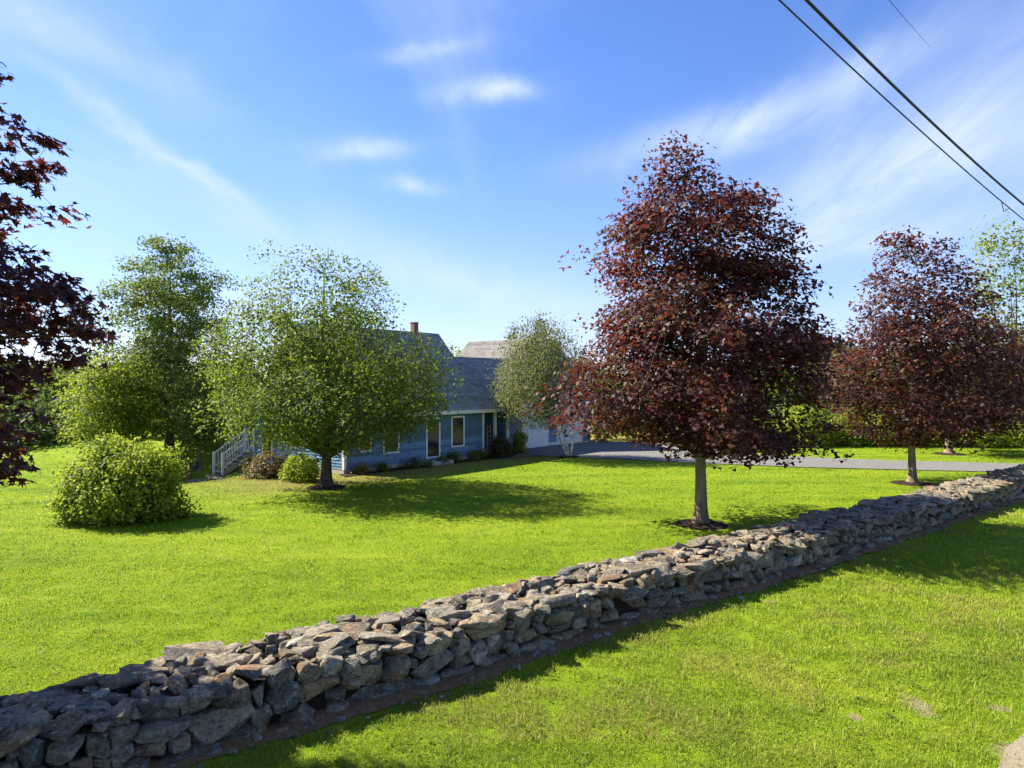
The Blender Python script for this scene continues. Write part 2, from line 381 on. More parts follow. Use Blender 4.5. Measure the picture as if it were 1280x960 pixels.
def dirt_mat(name, a, b, sc=14, bd=0.03):
    t = NT(name); pos = t.pos(); n = t.noise(sc, 7, 0.7, pos); n2 = t.noise(sc * 5, 4, 0.7, pos)
    t.principled(t.ramp(t.math('ADD', t.math('MULTIPLY', n, 0.6), t.math('MULTIPLY', n2, 0.4)), [(0.33, a), (0.66, b)]), 0.95, 0.1, t.bump(t.math('ADD', n, n2), 1.0, bd)); return t.m
M['dirt'] = dirt_mat('bare_earth', (0.10, 0.058, 0.028), (0.33, 0.20, 0.105))
M['mulch'] = dirt_mat('bark_mulch_gap_shade', (0.018, 0.013, 0.010), (0.075, 0.052, 0.038), 22, 0.05)  # also on the wall core, as painted shade between the stones
M['sand'] = dirt_mat('sandy_gravel', (0.26, 0.205, 0.14), (0.52, 0.45, 0.34), 30, 0.03)
M['path'] = dirt_mat('worn_path', (0.15, 0.115, 0.075), (0.27, 0.215, 0.15), 10, 0.03)
M['asphalt'] = dirt_mat('driveway_asphalt', (0.105, 0.104, 0.104), (0.185, 0.182, 0.180), 3, 0.01)
M['road'] = dirt_mat('road_asphalt', (0.05, 0.05, 0.055), (0.09, 0.09, 0.095), 5, 0.01)
def siding_mat():
    t = NT('blue_siding_paint'); n = t.noise(3.0, 5, 0.6, t.pos())
    hs = t.n('ShaderNodeHueSaturation'); t.link(t.mix(n, (0.085, 0.16, 0.27), (0.11, 0.20, 0.33)), hs.inputs['Color']); t.link(t.rng(t.island(), 0, 1, 0.62, 1.38), hs.inputs['Value'])
    t.principled(hs.outputs[0], 0.5, 0.35); return t.m
M['siding'] = siding_mat()
M['white'] = flat_mat('white_trim_paint', (0.74, 0.74, 0.72), 0.5, 0.3, 2.5, 0.05)
M['concrete'] = flat_mat('grey_concrete', (0.40, 0.385, 0.36), 0.9, 0.15, 6, 0.18, 0.01)
M['post'] = flat_mat('stair_paint', (0.62, 0.62, 0.60), 0.6, 0.25, 4, 0.1)
M['tread'] = flat_mat('weathered_tread', (0.42, 0.33, 0.30), 0.8, 0.2, 12, 0.25)
M['wood'] = flat_mat('weathered_wood', (0.23, 0.17, 0.115), 0.85, 0.15, 14, 0.3)
M['cable'] = flat_mat('cable_sheath', (0.012, 0.014, 0.022), 0.5, 0.3)
M['chair'] = flat_mat('grey_chair_plastic', (0.055, 0.062, 0.075), 0.5, 0.35, 8, 0.1)
M['redchair'] = flat_mat('brown_chair_wood', (0.20, 0.095, 0.065), 0.7, 0.25, 8, 0.2)
def shingle_mat(name, a, b):
    t = NT(name); tc = t.n('ShaderNodeTexCoord').outputs['Object']
    mp = t.n('ShaderNodeMapping'); mp.inputs['Scale'].default_value = (3.3, 3.3, 7.7); t.link(tc, mp.inputs[0])
    vo = t.n('ShaderNodeTexVoronoi'); vo.inputs['Scale'].default_value = 1.0; t.link(mp.outputs[0], vo.inputs['Vector'])
    sp = t.n('ShaderNodeSeparateColor'); t.link(vo.outputs['Color'], sp.inputs[0])
    n = t.noise(0.6, 4, 0.6, t.pos()); n2 = t.noise(60, 3, 0.7, t.pos())
    f = t.math('ADD', t.math('MULTIPLY', sp.outputs[0], 0.5), t.math('ADD', t.math('MULTIPLY', n, 0.25), t.math('MULTIPLY', n2, 0.25)))
    f = t.math('ADD', f, t.rng(t.island(), 0, 1, -0.20, 0.20))
    t.principled(t.ramp(f, [(0.2, a), (0.8, b)]), 0.92, 0.15, t.bump(n2, 0.4, 0.01)); return t.m
M['shingle'] = shingle_mat('grey_shingle', (0.16, 0.165, 0.18), (0.285, 0.285, 0.30))
M['shingle_tan'] = shingle_mat('tan_shingle', (0.125, 0.122, 0.118), (0.205, 0.20, 0.192))
def brick_mat():
    t = NT('red_brick'); b = t.n('ShaderNodeTexBrick'); b.inputs['Scale'].default_value = 5
    mp = t.n('ShaderNodeMapping'); mp.inputs['Rotation'].default_value = (R(90), 0, 0); t.link(t.n('ShaderNodeTexCoord').outputs['Object'], mp.inputs[0]); t.link(mp.outputs[0], b.inputs['Vector'])
    t.set(b.inputs['Color1'], (0.30, 0.085, 0.045)); t.set(b.inputs['Color2'], (0.19, 0.06, 0.035)); t.set(b.inputs['Mortar'], (0.25, 0.2, 0.17))
    t.principled(b.outputs[0], 0.9, 0.15); return t.m
M['brick'] = brick_mat()
def glass_mat():
    t = NT('window_glass'); n = t.noise(1.6, 3, 0.6, t.pos())
    t.principled(t.ramp(n, [(0.35, (0.012, 0.014, 0.016)), (0.7, (0.05, 0.045, 0.045))]), 0.06, 0.5); return t.m
M['glass'] = glass_mat()

# ------------------------------------------------------------------ site geometry
HX, HY = -7.43, 30.8                       # front left corner of the house
DX, DY = 0.63, 0.7766                      # along the front
HOUSE_ROT = math.atan2(DY, DX)
def h2w(s, b, z=0): return Vector((HX + DX * s - DY * b, HY + DY * s + DX * b, z))
def ground_z(X, Y):
    X, Y = np.asarray(X, float), np.asarray(Y, float)
    s = (X - HX) * DX + (Y - HY) * DY; b = -(X - HX) * DY + (Y - HY) * DX
    return -0.8 * smooth01(1.0, 9.0, b) * smooth01(1.0, -3.0, s) + 0.04 * np.sin(X * 0.31 + Y * 0.17) * smooth01(10, 16, Y) * 0.5
def gz(x, y): return float(ground_z(x, y))

FRONT = np.array([(-11.5, 1.0), (-9.5, 2.6), (-6.5, 4.95), (-3.3, 7.5), (-2.05, 8.49), (-0.44, 9.61), (0.73, 10.61), (2.19, 11.88), (3.92, 13.13),
                  (6.1, 14.75), (9.11, 17.23), (13.18, 20.47), (18.03, 24.51), (23.0, 28.6), (25.5, 30.6)])
# round the corners of the line off a little
def chaikin(P, n=2):
    for _ in range(n):
        Q = [P[0]]
        for a, b in zip(P[:-1], P[1:]): Q += [0.75 * a + 0.25 * b, 0.25 * a + 0.75 * b]
        Q.append(P[-1]); P = np.array(Q)
    return P
FP = chaikin(FRONT); SEG = np.diff(FP, axis=0); SL = np.linalg.norm(SEG, axis=1); CUM = np.concatenate([[0], np.cumsum(SL)]); WLEN = CUM[-1]
def wall_pt(t):
    """point and direction on the front foot of the wall at arc length t"""
    i = min(max(np.searchsorted(CUM, t) - 1, 0), len(SL) - 1); d = SEG[i] / SL[i]
    p = FP[i] + d * (t - CUM[i]); return p, d
def wall_dist(X, Y):
    """signed distance to the front foot, positive towards the lawn side; arc length"""
    P = np.stack([X, Y], 1); best = np.full(len(P), 1e9); sg = np.zeros(len(P)); arc = np.zeros(len(P))
    for i in range(len(SL)):
        d = SEG[i] / SL[i]; r = P - FP[i]; u = np.clip(r @ d, 0, SL[i]); q = r - u[:, None] * d
        dist = np.hypot(q[:, 0], q[:, 1]); cr = d[0] * r[:, 1] - d[1] * r[:, 0]
        m = dist < best; best[m] = dist[m]; sg[m] = np.sign(cr[m]); arc[m] = CUM[i] + u[m]
    return best * np.where(sg == 0, 1, sg), arc
WALL_W, WALL_H = 1.45, 0.66

DRIVE_NEAR = [(1.2, 38.6), (2.2, 38.15), (3.9, 37.35), (6.3, 36.4), (9.75, 34.7), (13.85, 33.4), (17.3, 32.65), (21.8, 31.6), (26.5, 30.6), (34, 29.0)]
DRIVE_FAR = [(11.3, 47.6), (11.6, 45.5), (12.6, 42.2), (13.9, 39.6), (16.1, 38.0), (18.0, 37.0), (20.0, 36.1), (25.5, 34.5), (29, 33.6), (36, 32.0)]
DRIVE_POLY = np.array([(0.0, 41.4)] + DRIVE_NEAR + DRIVE_FAR[::-1] + [(5.8, 48.3)])
def in_poly(X, Y, poly):
    ins = np.zeros(len(X), bool); n = len(poly)
    for i in range(n):
        x0, y0 = poly[i]; x1, y1 = poly[(i + 1) % n]
        c = ((y0 > Y) != (y1 > Y)) & (X < (x1 - x0) * (Y - y0) / (y1 - y0 + 1e-12) + x0); ins ^= c
    return ins

def build_ground():
    xs = np.unique(np.concatenate([np.arange(-40, 40.1, 0.5), np.linspace(-600, -40, 20), np.linspace(40, 600, 20)]))
    ys = np.unique(np.concatenate([np.arange(-10, 60.1, 0.5), np.linspace(-200, -10, 10), np.linspace(60, 900, 24)]))
    X, Y = np.meshgrid(xs, ys); Z = ground_z(X, Y)
    V = np.stack([X.ravel(), Y.ravel(), Z.ravel()], 1); nx = len(xs)
    i = (np.arange(len(ys) - 1)[:, None] * nx + np.arange(nx - 1)[None]).ravel()
    me = np_mesh('lawn', V, np.stack([i, i + 1, i + nx + 1, i + nx], 1), M['lawn'])
    me.polygons.foreach_set('use_smooth', np.ones(len(me.polygons), bool))
    o = bpy.data.objects.new('lawn', me); o['kind'] = 'structure'; link(o)
build_ground()

def sheet(name, poly, mat, dz, kind='structure'):
    """flat sheet following the ground, cut into small faces"""
    bm = bmesh.new(); f = bm.faces.new([bm.verts.new((x, y, 0)) for x, y in poly])
    bmesh.ops.triangulate(bm, faces=[f]); 
    for _ in range(3):
        long = [e for e in bm.edges if e.calc_length() > 1.2]
        if long: bmesh.ops.subdivide_edges(bm, edges=long, cuts=1); bmesh.ops.triangulate(bm, faces=bm.faces)
    for v in bm.verts: v.co.z = gz(v.co.x, v.co.y) + dz
    bmesh.ops.recalc_face_normals(bm, faces=bm.faces)
    for f in bm.faces:
        if f.normal.z < 0: f.normal_flip()
    me = bpy.data.meshes.new(name); bm.to_mesh(me); bm.free(); me.materials.append(mat)
    o = bpy.data.objects.new(name, me); o['kind'] = kind; return link(o)
sheet('driveway', [tuple(p) for p in DRIVE_POLY], M['asphalt'], 0.035)
# worn gravelly path between the house bed and the driveway
PATH_POLY = [(-3.9, 35.3), (-2.2, 36.3), (0.5, 37.6), (1.2, 38.58), (0.02, 41.38), (-0.9, 39.9), (-2.4, 37.9)]
sheet('gravel_path', PATH_POLY, M['path'], 0.03)
BED_POLY = [tuple(h2w(s, b)[:2]) for s, b in ((-0.3, -0.0), (-0.6, -0.9), (1.5, -0.75), (3.5, -0.85), (6.0, -0.75), (8.0, -1.0), (9.6, -1.3), (10.9, -0.9), (12.0, -0.3), (12.6, 0.4), (11.4, 0.9), (9.3, 0.6), (9.2, -0.0))]
sheet('mulch_bed', BED_POLY, M['mulch'], 0.034)
# bare earth along the near foot of the wall
def wall_strip():
    rng = np.random.default_rng(3); V = []; F = []; ts = np.arange(0.3, WLEN - 0.3, 0.18)
    for k, t in enumerate(ts):
        p, d = wall_pt(t); n = np.array([d[1], -d[0]])
        w = 0.20 + 0.16 * mnoise.noise(Vector((t * 0.9, 1, 0))) + 0.07 * mnoise.noise(Vector((t * 4, 2, 0)))
        for q, z in ((-0.5, 0.02), (0.0, 0.045), (w * 0.6, 0.03), (w, 0.004)):
            V.append((*(p + n * q), z + 0.012 * rng.random()))
        if k: a = (k - 1) * 4; F += [(a + j, a + j + 1, a + j + 5, a + j + 4) for j in range(3)]
    o = mesh_obj('bare_earth', V, F, M['dirt'], smooth=True); o['kind'] = 'structure'
wall_strip()
def blob(cx, cy, rx, ry, rot, seed, n=26):
    out = []
    for k in range(n):
        a = 2 * math.pi * k / n; q = 1 + 0.45 * mnoise.noise(Vector((math.cos(a) * 1.6, math.sin(a) * 1.6, seed)))
        x, y = rx * q * math.cos(a), ry * q * math.sin(a)
        out.append((cx + x * math.cos(rot) - y * math.sin(rot), cy + x * math.sin(rot) + y * math.cos(rot)))
    return out
SHOULDER = [(3.4, 5.7), (4.3, 6.52), (5.05, 7.24), (5.4, 7.62), (5.85, 7.95), (6.6, 8.6), (8.1, 9.7), (14, 14.6), (20, 19.4), (30, 27.2), (31, 26), (22, 18.8), (12, 10.6), (6.5, 6.1), (3.9, 4.0), (-4, -2.5), (-5.2, -1.3)]
sheet('gravel_shoulder', SHOULDER, M['sand'], 0.010)
sheet('road', [(-4.2, -2.7), (3.7, 3.82), (6.4, 5.95), (12, 10.5), (22, 18.7), (31, 25.9), (36, 20), (20, 7), (8, -3), (2, -8)], M['road'], 0.018)

# ------------------------------------------------------------------ stone wall
def rock_mesh(name, seed, fine, slab):
    rng = random.Random(seed); bm = bmesh.new()
    n = rng.randint(13, 20)
    for _ in range(n):
        v = Vector((rng.uniform(-1, 1), rng.uniform(-1, 1), rng.uniform(-1, 1)))
        m = max(abs(v.x), abs(v.y), abs(v.z)); cube = v / m; sph = v.normalized()
        k = rng.uniform(0.25, 0.75) if not slab else rng.uniform(0.5, 0.95)
        bm.verts.new(cube * k * 0.9 + sph * (1 - k))
    r = bmesh.ops.convex_hull(bm, input=bm.verts)
    bmesh.ops.delete(bm, geom=[g for g in r['geom_interior'] if isinstance(g, bmesh.types.BMVert)], context='VERTS')
    loose = [v for v in bm.verts if not v.link_faces]
    if loose: bmesh.ops.delete(bm, geom=loose, context='VERTS')
    bmesh.ops.dissolve_limit(bm, angle_limit=R(12), verts=bm.verts, edges=bm.edges)
    try: bmesh.ops.bevel(bm, geom=list(bm.edges), offset=0.05, segments=2 if fine else 1, affect='EDGES', profile=0.6, clamp_overlap=True)
    except Exception: pass
    bmesh.ops.triangulate(bm, faces=bm.faces)
    if fine:
        bmesh.ops.subdivide_edges(bm, edges=[e for e in bm.edges if e.calc_length() > 0.4], cuts=1, use_grid_fill=True)
        bmesh.ops.triangulate(bm, faces=bm.faces)
    sd = Vector((seed * 3.1, seed * 1.7, 0)); bm.normal_update()
    for v in bm.verts:
        v.co += v.normal * (0.09 * mnoise.noise(v.co * 1.7 + sd) + 0.06 * mnoise.noise(v.co * 5 + sd))
    lo = [min(v.co[i] for v in bm.verts) for i in range(3)]; hi = [max(v.co[i] for v in bm.verts) for i in range(3)]
    for v in bm.verts: v.co = Vector([(v.co[i] - (lo[i] + hi[i]) / 2) / (hi[i] - lo[i]) for i in range(3)])
    me = bpy.data.meshes.new(name); bm.to_mesh(me); bm.free(); me.materials.append(M['stone'])
    sm = np.ones(len(me.polygons), bool); me.polygons.foreach_set('use_smooth', sm)
    me.set_sharp_from_angle(angle=R(24))
    return me
ROCKS = [rock_mesh('stone', 11 + k, True, False) for k in range(22)]; SLABS = [rock_mesh('stone', 91 + k, True, True) for k in range(14)]

def build_wall():
    rng = random.Random(5)
    wall = thing('stone_wall', 'long wide dry laid fieldstone wall crossing the lawn in front of the house', 'stone wall', (*wall_pt(WLEN / 2)[0], 0))
    items = []      # (mesh, matrix)
    def put(me, t, off, z, size, tilt=0.12, yaw=0.25):
        p, d = wall_pt(t); n = np.array([-d[1], d[0]]); q = p + n * off
        a = math.atan2(d[1], d[0])
        rot = Matrix.Rotation(a + rng.gauss(0, yaw), 4, 'Z') @ Matrix.Rotation(rng.gauss(0, tilt), 4, 'Y') @ Matrix.Rotation(rng.gauss(0, tilt), 4, 'X')
        flip = Matrix.Rotation(rng.choice((0, math.pi)), 4, 'Z') @ Matrix.Rotation(rng.choice((0, math.pi)), 4, 'X')
        items.append((me, Matrix.Translation((q[0], q[1], z)) @ rot @ Matrix.Diagonal((*size, 1)) @ flip))
    def top_at(t): return WALL_H + 0.05 * mnoise.noise(Vector((t * 0.5, 9, 0))) + 0.05 * mnoise.noise(Vector((t * 2, 19, 0)))
    for side in (0, 1):                                    # near face, then the face on the lawn side
        t0 = 0.4
        # columns of irregular width; inside each stretch two to four courses that do not line up
        level = {}
        step = 0.05; T = np.arange(0.4, WLEN - 0.4, step); Hc = np.full(len(T), -0.12)
        guard = 0
        while guard < 6000:
            guard += 1
            i = int(np.argmin(Hc + np.array([0.0]) )); 
            if Hc[i] > 0.50: break
            low = Hc[i] < 0.02
            big = rng.random() < 0.36
            w = rng.uniform(0.38, 0.95) if (low and rng.random() < 0.65) else (rng.uniform(0.34, 0.68) if big else rng.uniform(0.15, 0.36))
            h = min(w * rng.uniform(0.42, 0.85), rng.uniform(0.16, 0.32)) if w > 0.34 else w * rng.uniform(0.6, 1.0)
            h = max(h, 0.09)
            # width of the gap at this level
            j0 = i
            while j0 > 0 and Hc[j0 - 1] < Hc[i] + 0.07: j0 -= 1
            j1 = i
            while j1 < len(T) - 1 and Hc[j1 + 1] < Hc[i] + 0.07: j1 += 1
            gap = (j1 - j0 + 1) * step
            if gap < w: w = max(gap, 0.10); h = min(h, w * 1.1)
            k0 = j0; k1 = min(len(T) - 1, j0 + max(1, int(round(w / step))) - 1)
            base = float(np.mean(Hc[k0:k1 + 1])); tc = (T[k0] + T[k1]) / 2
            top = top_at(tc)
            if base + h > top - 0.02: h = max(0.08, top - base)
            dep = max(0.28, min(0.5, w * rng.uniform(0.8, 1.2)))
            off = dep / 2 + rng.uniform(-0.05, 0.04) + base * 0.10
            if side: off = WALL_W - off
            put(rng.choice(ROCKS if rng.random() < 0.75 else SLABS), tc, off, base + h / 2, (w * 1.13, dep, h * 1.15), 0.06, 0.07)
            Hc[k0:k1 + 1] = base + h * 0.97
    # rubble and flat stones over the top
    t = 0.4
    offs = []
    cell = 0.24
    for it in range(int((WLEN - 0.8) / cell)):
        for k in range(7):
            tt = 0.4 + (it + rng.random()) * cell; o = 0.06 + (k + rng.random()) * (WALL_W - 0.1) / 7
            big = rng.random()
            if big < 0.20: L, W, H = rng.uniform(0.40, 0.78), rng.uniform(0.26, 0.44), rng.uniform(0.09, 0.17)
            elif big < 0.6: L, W, H = rng.uniform(0.24, 0.42), rng.uniform(0.16, 0.28), rng.uniform(0.09, 0.17)
            else: L, W, H = rng.uniform(0.12, 0.24), rng.uniform(0.10, 0.20), rng.uniform(0.07, 0.15)
            z = top_at(tt) - 0.03 + rng.uniform(-0.045, 0.045)
            if k in (0, 6): z -= 0.02
            if k == 6: o -= 0.07; z -= 0.01
            z += 0.03 * (L - 0.3)
            put(rng.choice(SLABS if rng.random() < 0.6 else ROCKS), tt, o, z, (L, W, H), 0.16 if L < 0.4 else 0.09, 0.9 if L < 0.4 else 0.45)
    # core well inside the faces, coloured near black as painted crevice shade
    V = []; F = []; ts = np.arange(0.5, WLEN - 0.5, 0.3)
    for k, t in enumerate(ts):
        p, d = wall_pt(t); n = np.array([-d[1], d[0]])
        for o, z in ((0.16, -0.1), (0.22, 0.53), (WALL_W - 0.22, 0.55), (WALL_W - 0.16, -0.1)): V.append((*(p + n * o), z))
        if k: a = (k - 1) * 4; F += [(a + j, a + j + 1, a + j + 5, a + j + 4) for j in range(3)]
    loc = Vector(wall.location)
    core = mesh_obj('gap_shade_core', [Vector(v) - loc for v in V], F, M['mulch'], wall)
    # the three hundred that show largest are objects of their own, the others one mesh
    def shown(m):
        c = m.translation; 
        if c.y < 3 or abs(c.x / c.y) > 0.80 or (4 - c.z) / c.y > 0.60: return 0
        s = m.to_scale(); face = s.x * max(s.y * 0.55, s.z)
        p, _ = wall_dist(np.array([c.x]), np.array([c.y]))
        if c.z < 0.5 and p[0] > 0.7: return 0            # behind the wall
        return face / (c.y ** 2)
    items.sort(key=lambda q: -shown(q[1]))
    T = Matrix.Translation(-loc)
    for me, m in items[:300]:
        o = bpy.data.objects.new('stone', me); link(o, wall); o.matrix_local = T @ m
    V = []; F = []; nv = 0; cache = {}
    for me, m in items[300:]:
        if me.name not in cache:
            v = np.empty(len(me.vertices) * 3, np.float32); me.vertices.foreach_get('co', v)
            f = np.empty(len(me.polygons) * 3, np.int32); me.loops.foreach_get('vertex_index', f)
            cache[me.name] = (v.reshape(-1, 3), f.reshape(-1, 3))
        v, f = cache[me.name]; A = np.array((T @ m))
        V.append(v @ A[:3, :3].T + A[:3, 3]); F.append(f + nv); nv += len(v)
    me = np_mesh('small_stones', np.concatenate(V), np.concatenate(F), M['stone'])
    me.polygons.foreach_set('use_smooth', np.ones(len(me.polygons), bool)); me.set_sharp_from_angle(angle=R(24))
    o = bpy.data.objects.new('small_stones', me); o['kind'] = 'stuff'; link(o, wall)
    print('stones', len(items), 'tris', sum(len(f) for f in F))
build_wall()
def pebbles():
    rng = random.Random(12); V = []; F = []; nv = 0
    for k in range(420):
        t = rng.uniform(1.5, WLEN - 1); p, d = wall_pt(t); n = np.array([d[1], -d[0]]); q = p + n * abs(rng.gauss(0.05, 0.16)); me = ROCKS[k % 6]
        v = np.empty(len(me.vertices) * 3, np.float32); me.vertices.foreach_get('co', v); f = np.empty(len(me.polygons) * 3, np.int32); me.loops.foreach_get('vertex_index', f)
        r = rng.uniform(0.02, 0.07) if rng.random() < 0.85 else rng.uniform(0.08, 0.15)
        A = np.array(Matrix.Rotation(rng.random() * 6.3, 3, 'Z')) * np.array([r * 1.4, r, r * 0.7]); V.append(v.reshape(-1, 3) @ A.T + np.array([q[0], q[1], 0.03])); F.append(f.reshape(-1, 3) + nv); nv += len(V[-1])
    me = np_mesh('pebbles', np.concatenate(V), np.concatenate(F), M['stone']); o = bpy.data.objects.new('pebbles', me); o['kind'] = 'stuff'; link(o)
pebbles()

# ------------------------------------------------------------------ foliage
def leaf_maple():
    ang = [-90, -35, -8, 22, 55, 72, 90, 108, 125, 158, 188, 215]; rad = [0.18, 0.30, 0.52, 0.24, 0.58, 0.30, 0.66, 0.30, 0.58, 0.24, 0.52, 0.30]
    v = [(0, 0, 0.0)] + [(r * math.cos(R(a)), r * math.sin(R(a)) - 0.05, -0.10 * r) for a, r in zip(ang, rad)]
    n = len(ang); f = [(0, 1 + k, 1 + (k + 1) % n) for k in range(n)]
    return np.array(v), np.array(f)
def leaf_maple_low():
    ang = [-90, -15, 25, 58, 90, 122, 155, 195]; rad = [0.2, 0.52, 0.28, 0.56, 0.62, 0.56, 0.28, 0.52]
    rad = [0.22, 0.55, 0.25, 0.45, 0.64, 0.45, 0.25, 0.55]
    v = [(r * math.cos(R(a)), r * math.sin(R(a)), -0.12 * r) for a, r in zip(ang, rad)]
    f = [(0, 1, 2), (0, 2, 3), (0, 3, 4), (0, 4, 5), (0, 5, 6), (0, 6, 7)]
    return np.array(v), np.array(f)
def leaf_oval(w=0.32):
    v = [(0, -0.5, 0.0), (w, 0.0, 0.07), (0, 0.5, -0.06), (-w, 0.0, 0.07)]
    return np.array(v), np.array([(0, 1, 2), (0, 2, 3)])
LEAF = {'maple': leaf_maple(), 'low': leaf_maple_low(), 'oval': leaf_oval(), 'narrow': leaf_oval(0.2)}

def leaf_frames(rng, P, up, droop, spread):
    """rotation matrices (n,3,3) for leaves whose normals gather around up"""
    n = up + rng.normal(0, spread, up.shape); n /= np.linalg.norm(n, axis=1)[:, None]
    t = rng.normal(0, 1, up.shape); t[:, 2] -= droop; t -= (t * n).sum(1)[:, None] * n; t /= np.linalg.norm(t, axis=1)[:, None]
    b = np.cross(t, n)
    return np.stack([b, t, n], 2)
def leaves_mesh(name, P, Rm, size, leaf, mat, tone):
    lv, lf = LEAF[leaf]; n = len(P)
    V = np.einsum('nij,kj->nki', Rm, lv) * size[:, None, None] + P[:, None, :]
    F = (lf[None] + (np.arange(n) * len(lv))[:, None, None]).reshape(-1, 3)
    return np_mesh(name, V.reshape(-1, 3), F, mat, np.repeat(tone, len(lv)))

def tree(name, label, cat, base, prof, N, ncl, leaf, size, lmat, bmat, seed, trunk_r, clear, group=None, sigma=0.42, flat=0.5, K=26, slope=0.55,
         gaps=0.45, rho_pow=0.5, depth=None, lean=0.0, top_sparse=0, droop=0.6, spread=0.55, stems=1, outw=0.5, single=0, fork=None, lump=0.34, drawtwigs=True):
    """prof: rows (height, left reach, right reach) in metres from the foot; the crown fills that outline in the round"""
    rng = np.random.default_rng(seed); prof = np.array(sorted(prof)); hs, ls, rs = prof[:, 0], prof[:, 1], prof[:, 2]
    bx, by = base; bz = gz(bx, by)
    root = thing(name, label, cat, (bx, by, bz), 0, group)
    H = hs[-1]
    def centre(h): return (np.interp(h, hs, rs) - np.interp(h, hs, ls)) / 2
    def radius(h): return (np.interp(h, hs, rs) + np.interp(h, hs, ls)) / 2
    # --- cluster centres
    P = []; 
    hh = np.linspace(hs[0], H, 200); wgt = radius(hh) ** 1.7 + 0.02
    if top_sparse: wgt *= 1 - top_sparse * smooth01(0.45, 0.95, (hh - hs[0]) / (H - hs[0]))
    cdf = np.cumsum(wgt) / wgt.sum()
    tries = 0
    got = np.zeros((0, 3))
    while len(got) < ncl and tries < 60:
        tries += 1; m = ncl
        h = np.interp(rng.random(m), cdf, hh); phi = rng.random(m) * 2 * math.pi; rho = rng.random(m) ** rho_pow
        lump_n = vnoise(np.stack([np.cos(phi) * 2.2, np.sin(phi) * 2.2, h * 1.1 + seed * 7], 1), 1.0)
        r = radius(h) * (1.0 - lump + lump * 1.25 * lump_n)
        ry = (depth if depth else 1.0)
        q = np.stack([centre(h) + rho * r * np.cos(phi), rho * r * np.sin(phi) * ry, h], 1)
        keep = vnoise(q + seed * 13.7, 1.15 / max(sigma * 1.6, 0.25) * 0.5) > gaps * rng.random(m)
        got = np.concatenate([got, q[keep]])
    P = got[:ncl]
    # --- wood
    mb = MB()
    hw = H * 0.86
    def trunk_at(h):
        k = h / hw; sway = 0.10 * math.sin(h * 1.1 + seed) * k
        return Vector((float(centre(max(h, clear))) * smooth_f(clear, hw, h) * 0.75 + sway, 0.08 * math.sin(h * 0.8 + seed * 2) * k, h))
    def smooth_f(a, b, x): return float(smooth01(a, b, np.array([x]))[0])
    def trunk_rad(h): return max(0.012, trunk_r * (1 - 0.95 * (h / hw) ** 0.8) * (1 + 0.7 * math.exp(-h / 0.14) + 0.15 * math.exp(-h / 0.6)))
    if stems == 1:
        zs = [-0.15, 0.0, 0.08, 0.2, 0.45, 0.9] + list(np.linspace(1.3, hw, 12))
        mb.tube([trunk_at(max(z, 0)) if z >= 0 else Vector((0, 0, z)) for z in zs], [trunk_rad(max(z, 0)) for z in zs], 10)
    else:
        for k in range(stems):
            a = 2 * math.pi * k / stems + 0.4; off = Vector((math.cos(a), math.sin(a) * 0.6, 0))
            pts = [off * (trunk_r * 0.8) + Vector((0, 0, -0.1))]; rr = [trunk_r]
            for q in np.linspace(0.1, 1, 7):
                h = hw * (0.92 - 0.05 * k) * q
                pts.append(off * (trunk_r * 0.8 + 0.95 * q ** 0.75 * float(radius(H * 0.5)) * 0.45) + Vector((float(centre(h)) * q ** 1.3, 0, h))); rr.append(trunk_r * (1 - 0.85 * q))
            mb.tube(pts, rr, 7)
    far = np.argsort(-(np.hypot(P[:, 0] - centre(P[:, 2]), P[:, 1]) + 0.2 * rng.random(len(P))))
    prim = []; pts_all = []; rad_all = []
    pool = list(far[:int(len(P) * 0.6)]); rng.shuffle(pool)
    for i in pool:
        if len(prim) >= K: break
        p = P[i]
        if any(np.linalg.norm(p - P[j]) < 0.24 * radius(H * 0.4) for j in prim): continue
        prim.append(i)
        out = math.hypot(p[0] - float(centre(p[2])), p[1]); ha = max(clear * rng.uniform(0.95, 1.25), min(p[2] - slope * out, hw * 0.9))
        a = trunk_at(ha); b = Vector(p); mid = a.lerp(b, 0.5) + Vector((0, 0, 0.10 * out)) + Vector(rng.normal(0, 0.06 * out, 3)); r0 = min(trunk_rad(ha) * 0.55, 0.018 + 0.018 * out)
        cur = []
        for q in np.linspace(0, 1, 9):
            x = a * (1 - q) ** 2 + mid * (2 * q * (1 - q)) + b * q * q; cur.append(x)
        rr = [max(0.006, r0 * (1 - 0.85 * q)) for q in np.linspace(0, 1, 9)]
        mb.tube(cur, rr, 5, False)
        pts_all += cur[1:]; rad_all += rr[1:]
    for z in np.linspace(clear, hw, 14):
        pts_all.append(trunk_at(z)); rad_all.append(0.03)
    A = np.array([tuple(p) for p in pts_all]); RA = np.array(rad_all)
    if drawtwigs:
        for i, p in enumerate(P):
            d = np.linalg.norm(A - p, axis=1) + 0.6 * np.maximum(0, A[:, 2] - p[2]); j = int(np.argmin(d)); a = Vector(A[j]); b = Vector(p)
            if (b - a).length < 0.05: continue
            mid = a.lerp(b, 0.55) + Vector((0, 0, 0.07 * (b - a).length))
            r = min(RA[j] * 0.6, 0.014)
            mb.tube([a, mid, b], [r, r * 0.7, 0.004], 3, False)
    mb.build('trunk', bmat, root, smooth=True)
    # --- leaves
    cl = rng.integers(0, len(P), N); sg = sigma * (0.6 + 0.8 * rng.random(len(P)))[cl]
    outd = P[cl] - np.stack([centre(P[cl][:, 2]), np.zeros(N), P[cl][:, 2] - 0.3], 1); outd[:, 2] = 0; on = np.linalg.norm(outd, axis=1)[:, None] + 1e-6; outd = outd / on
    off = rng.normal(0, 1, (N, 3)); off *= np.minimum(1, 1.9 / (np.linalg.norm(off, axis=1)[:, None] + 1e-6))
    off *= sg[:, None]; off[:, 2] *= flat
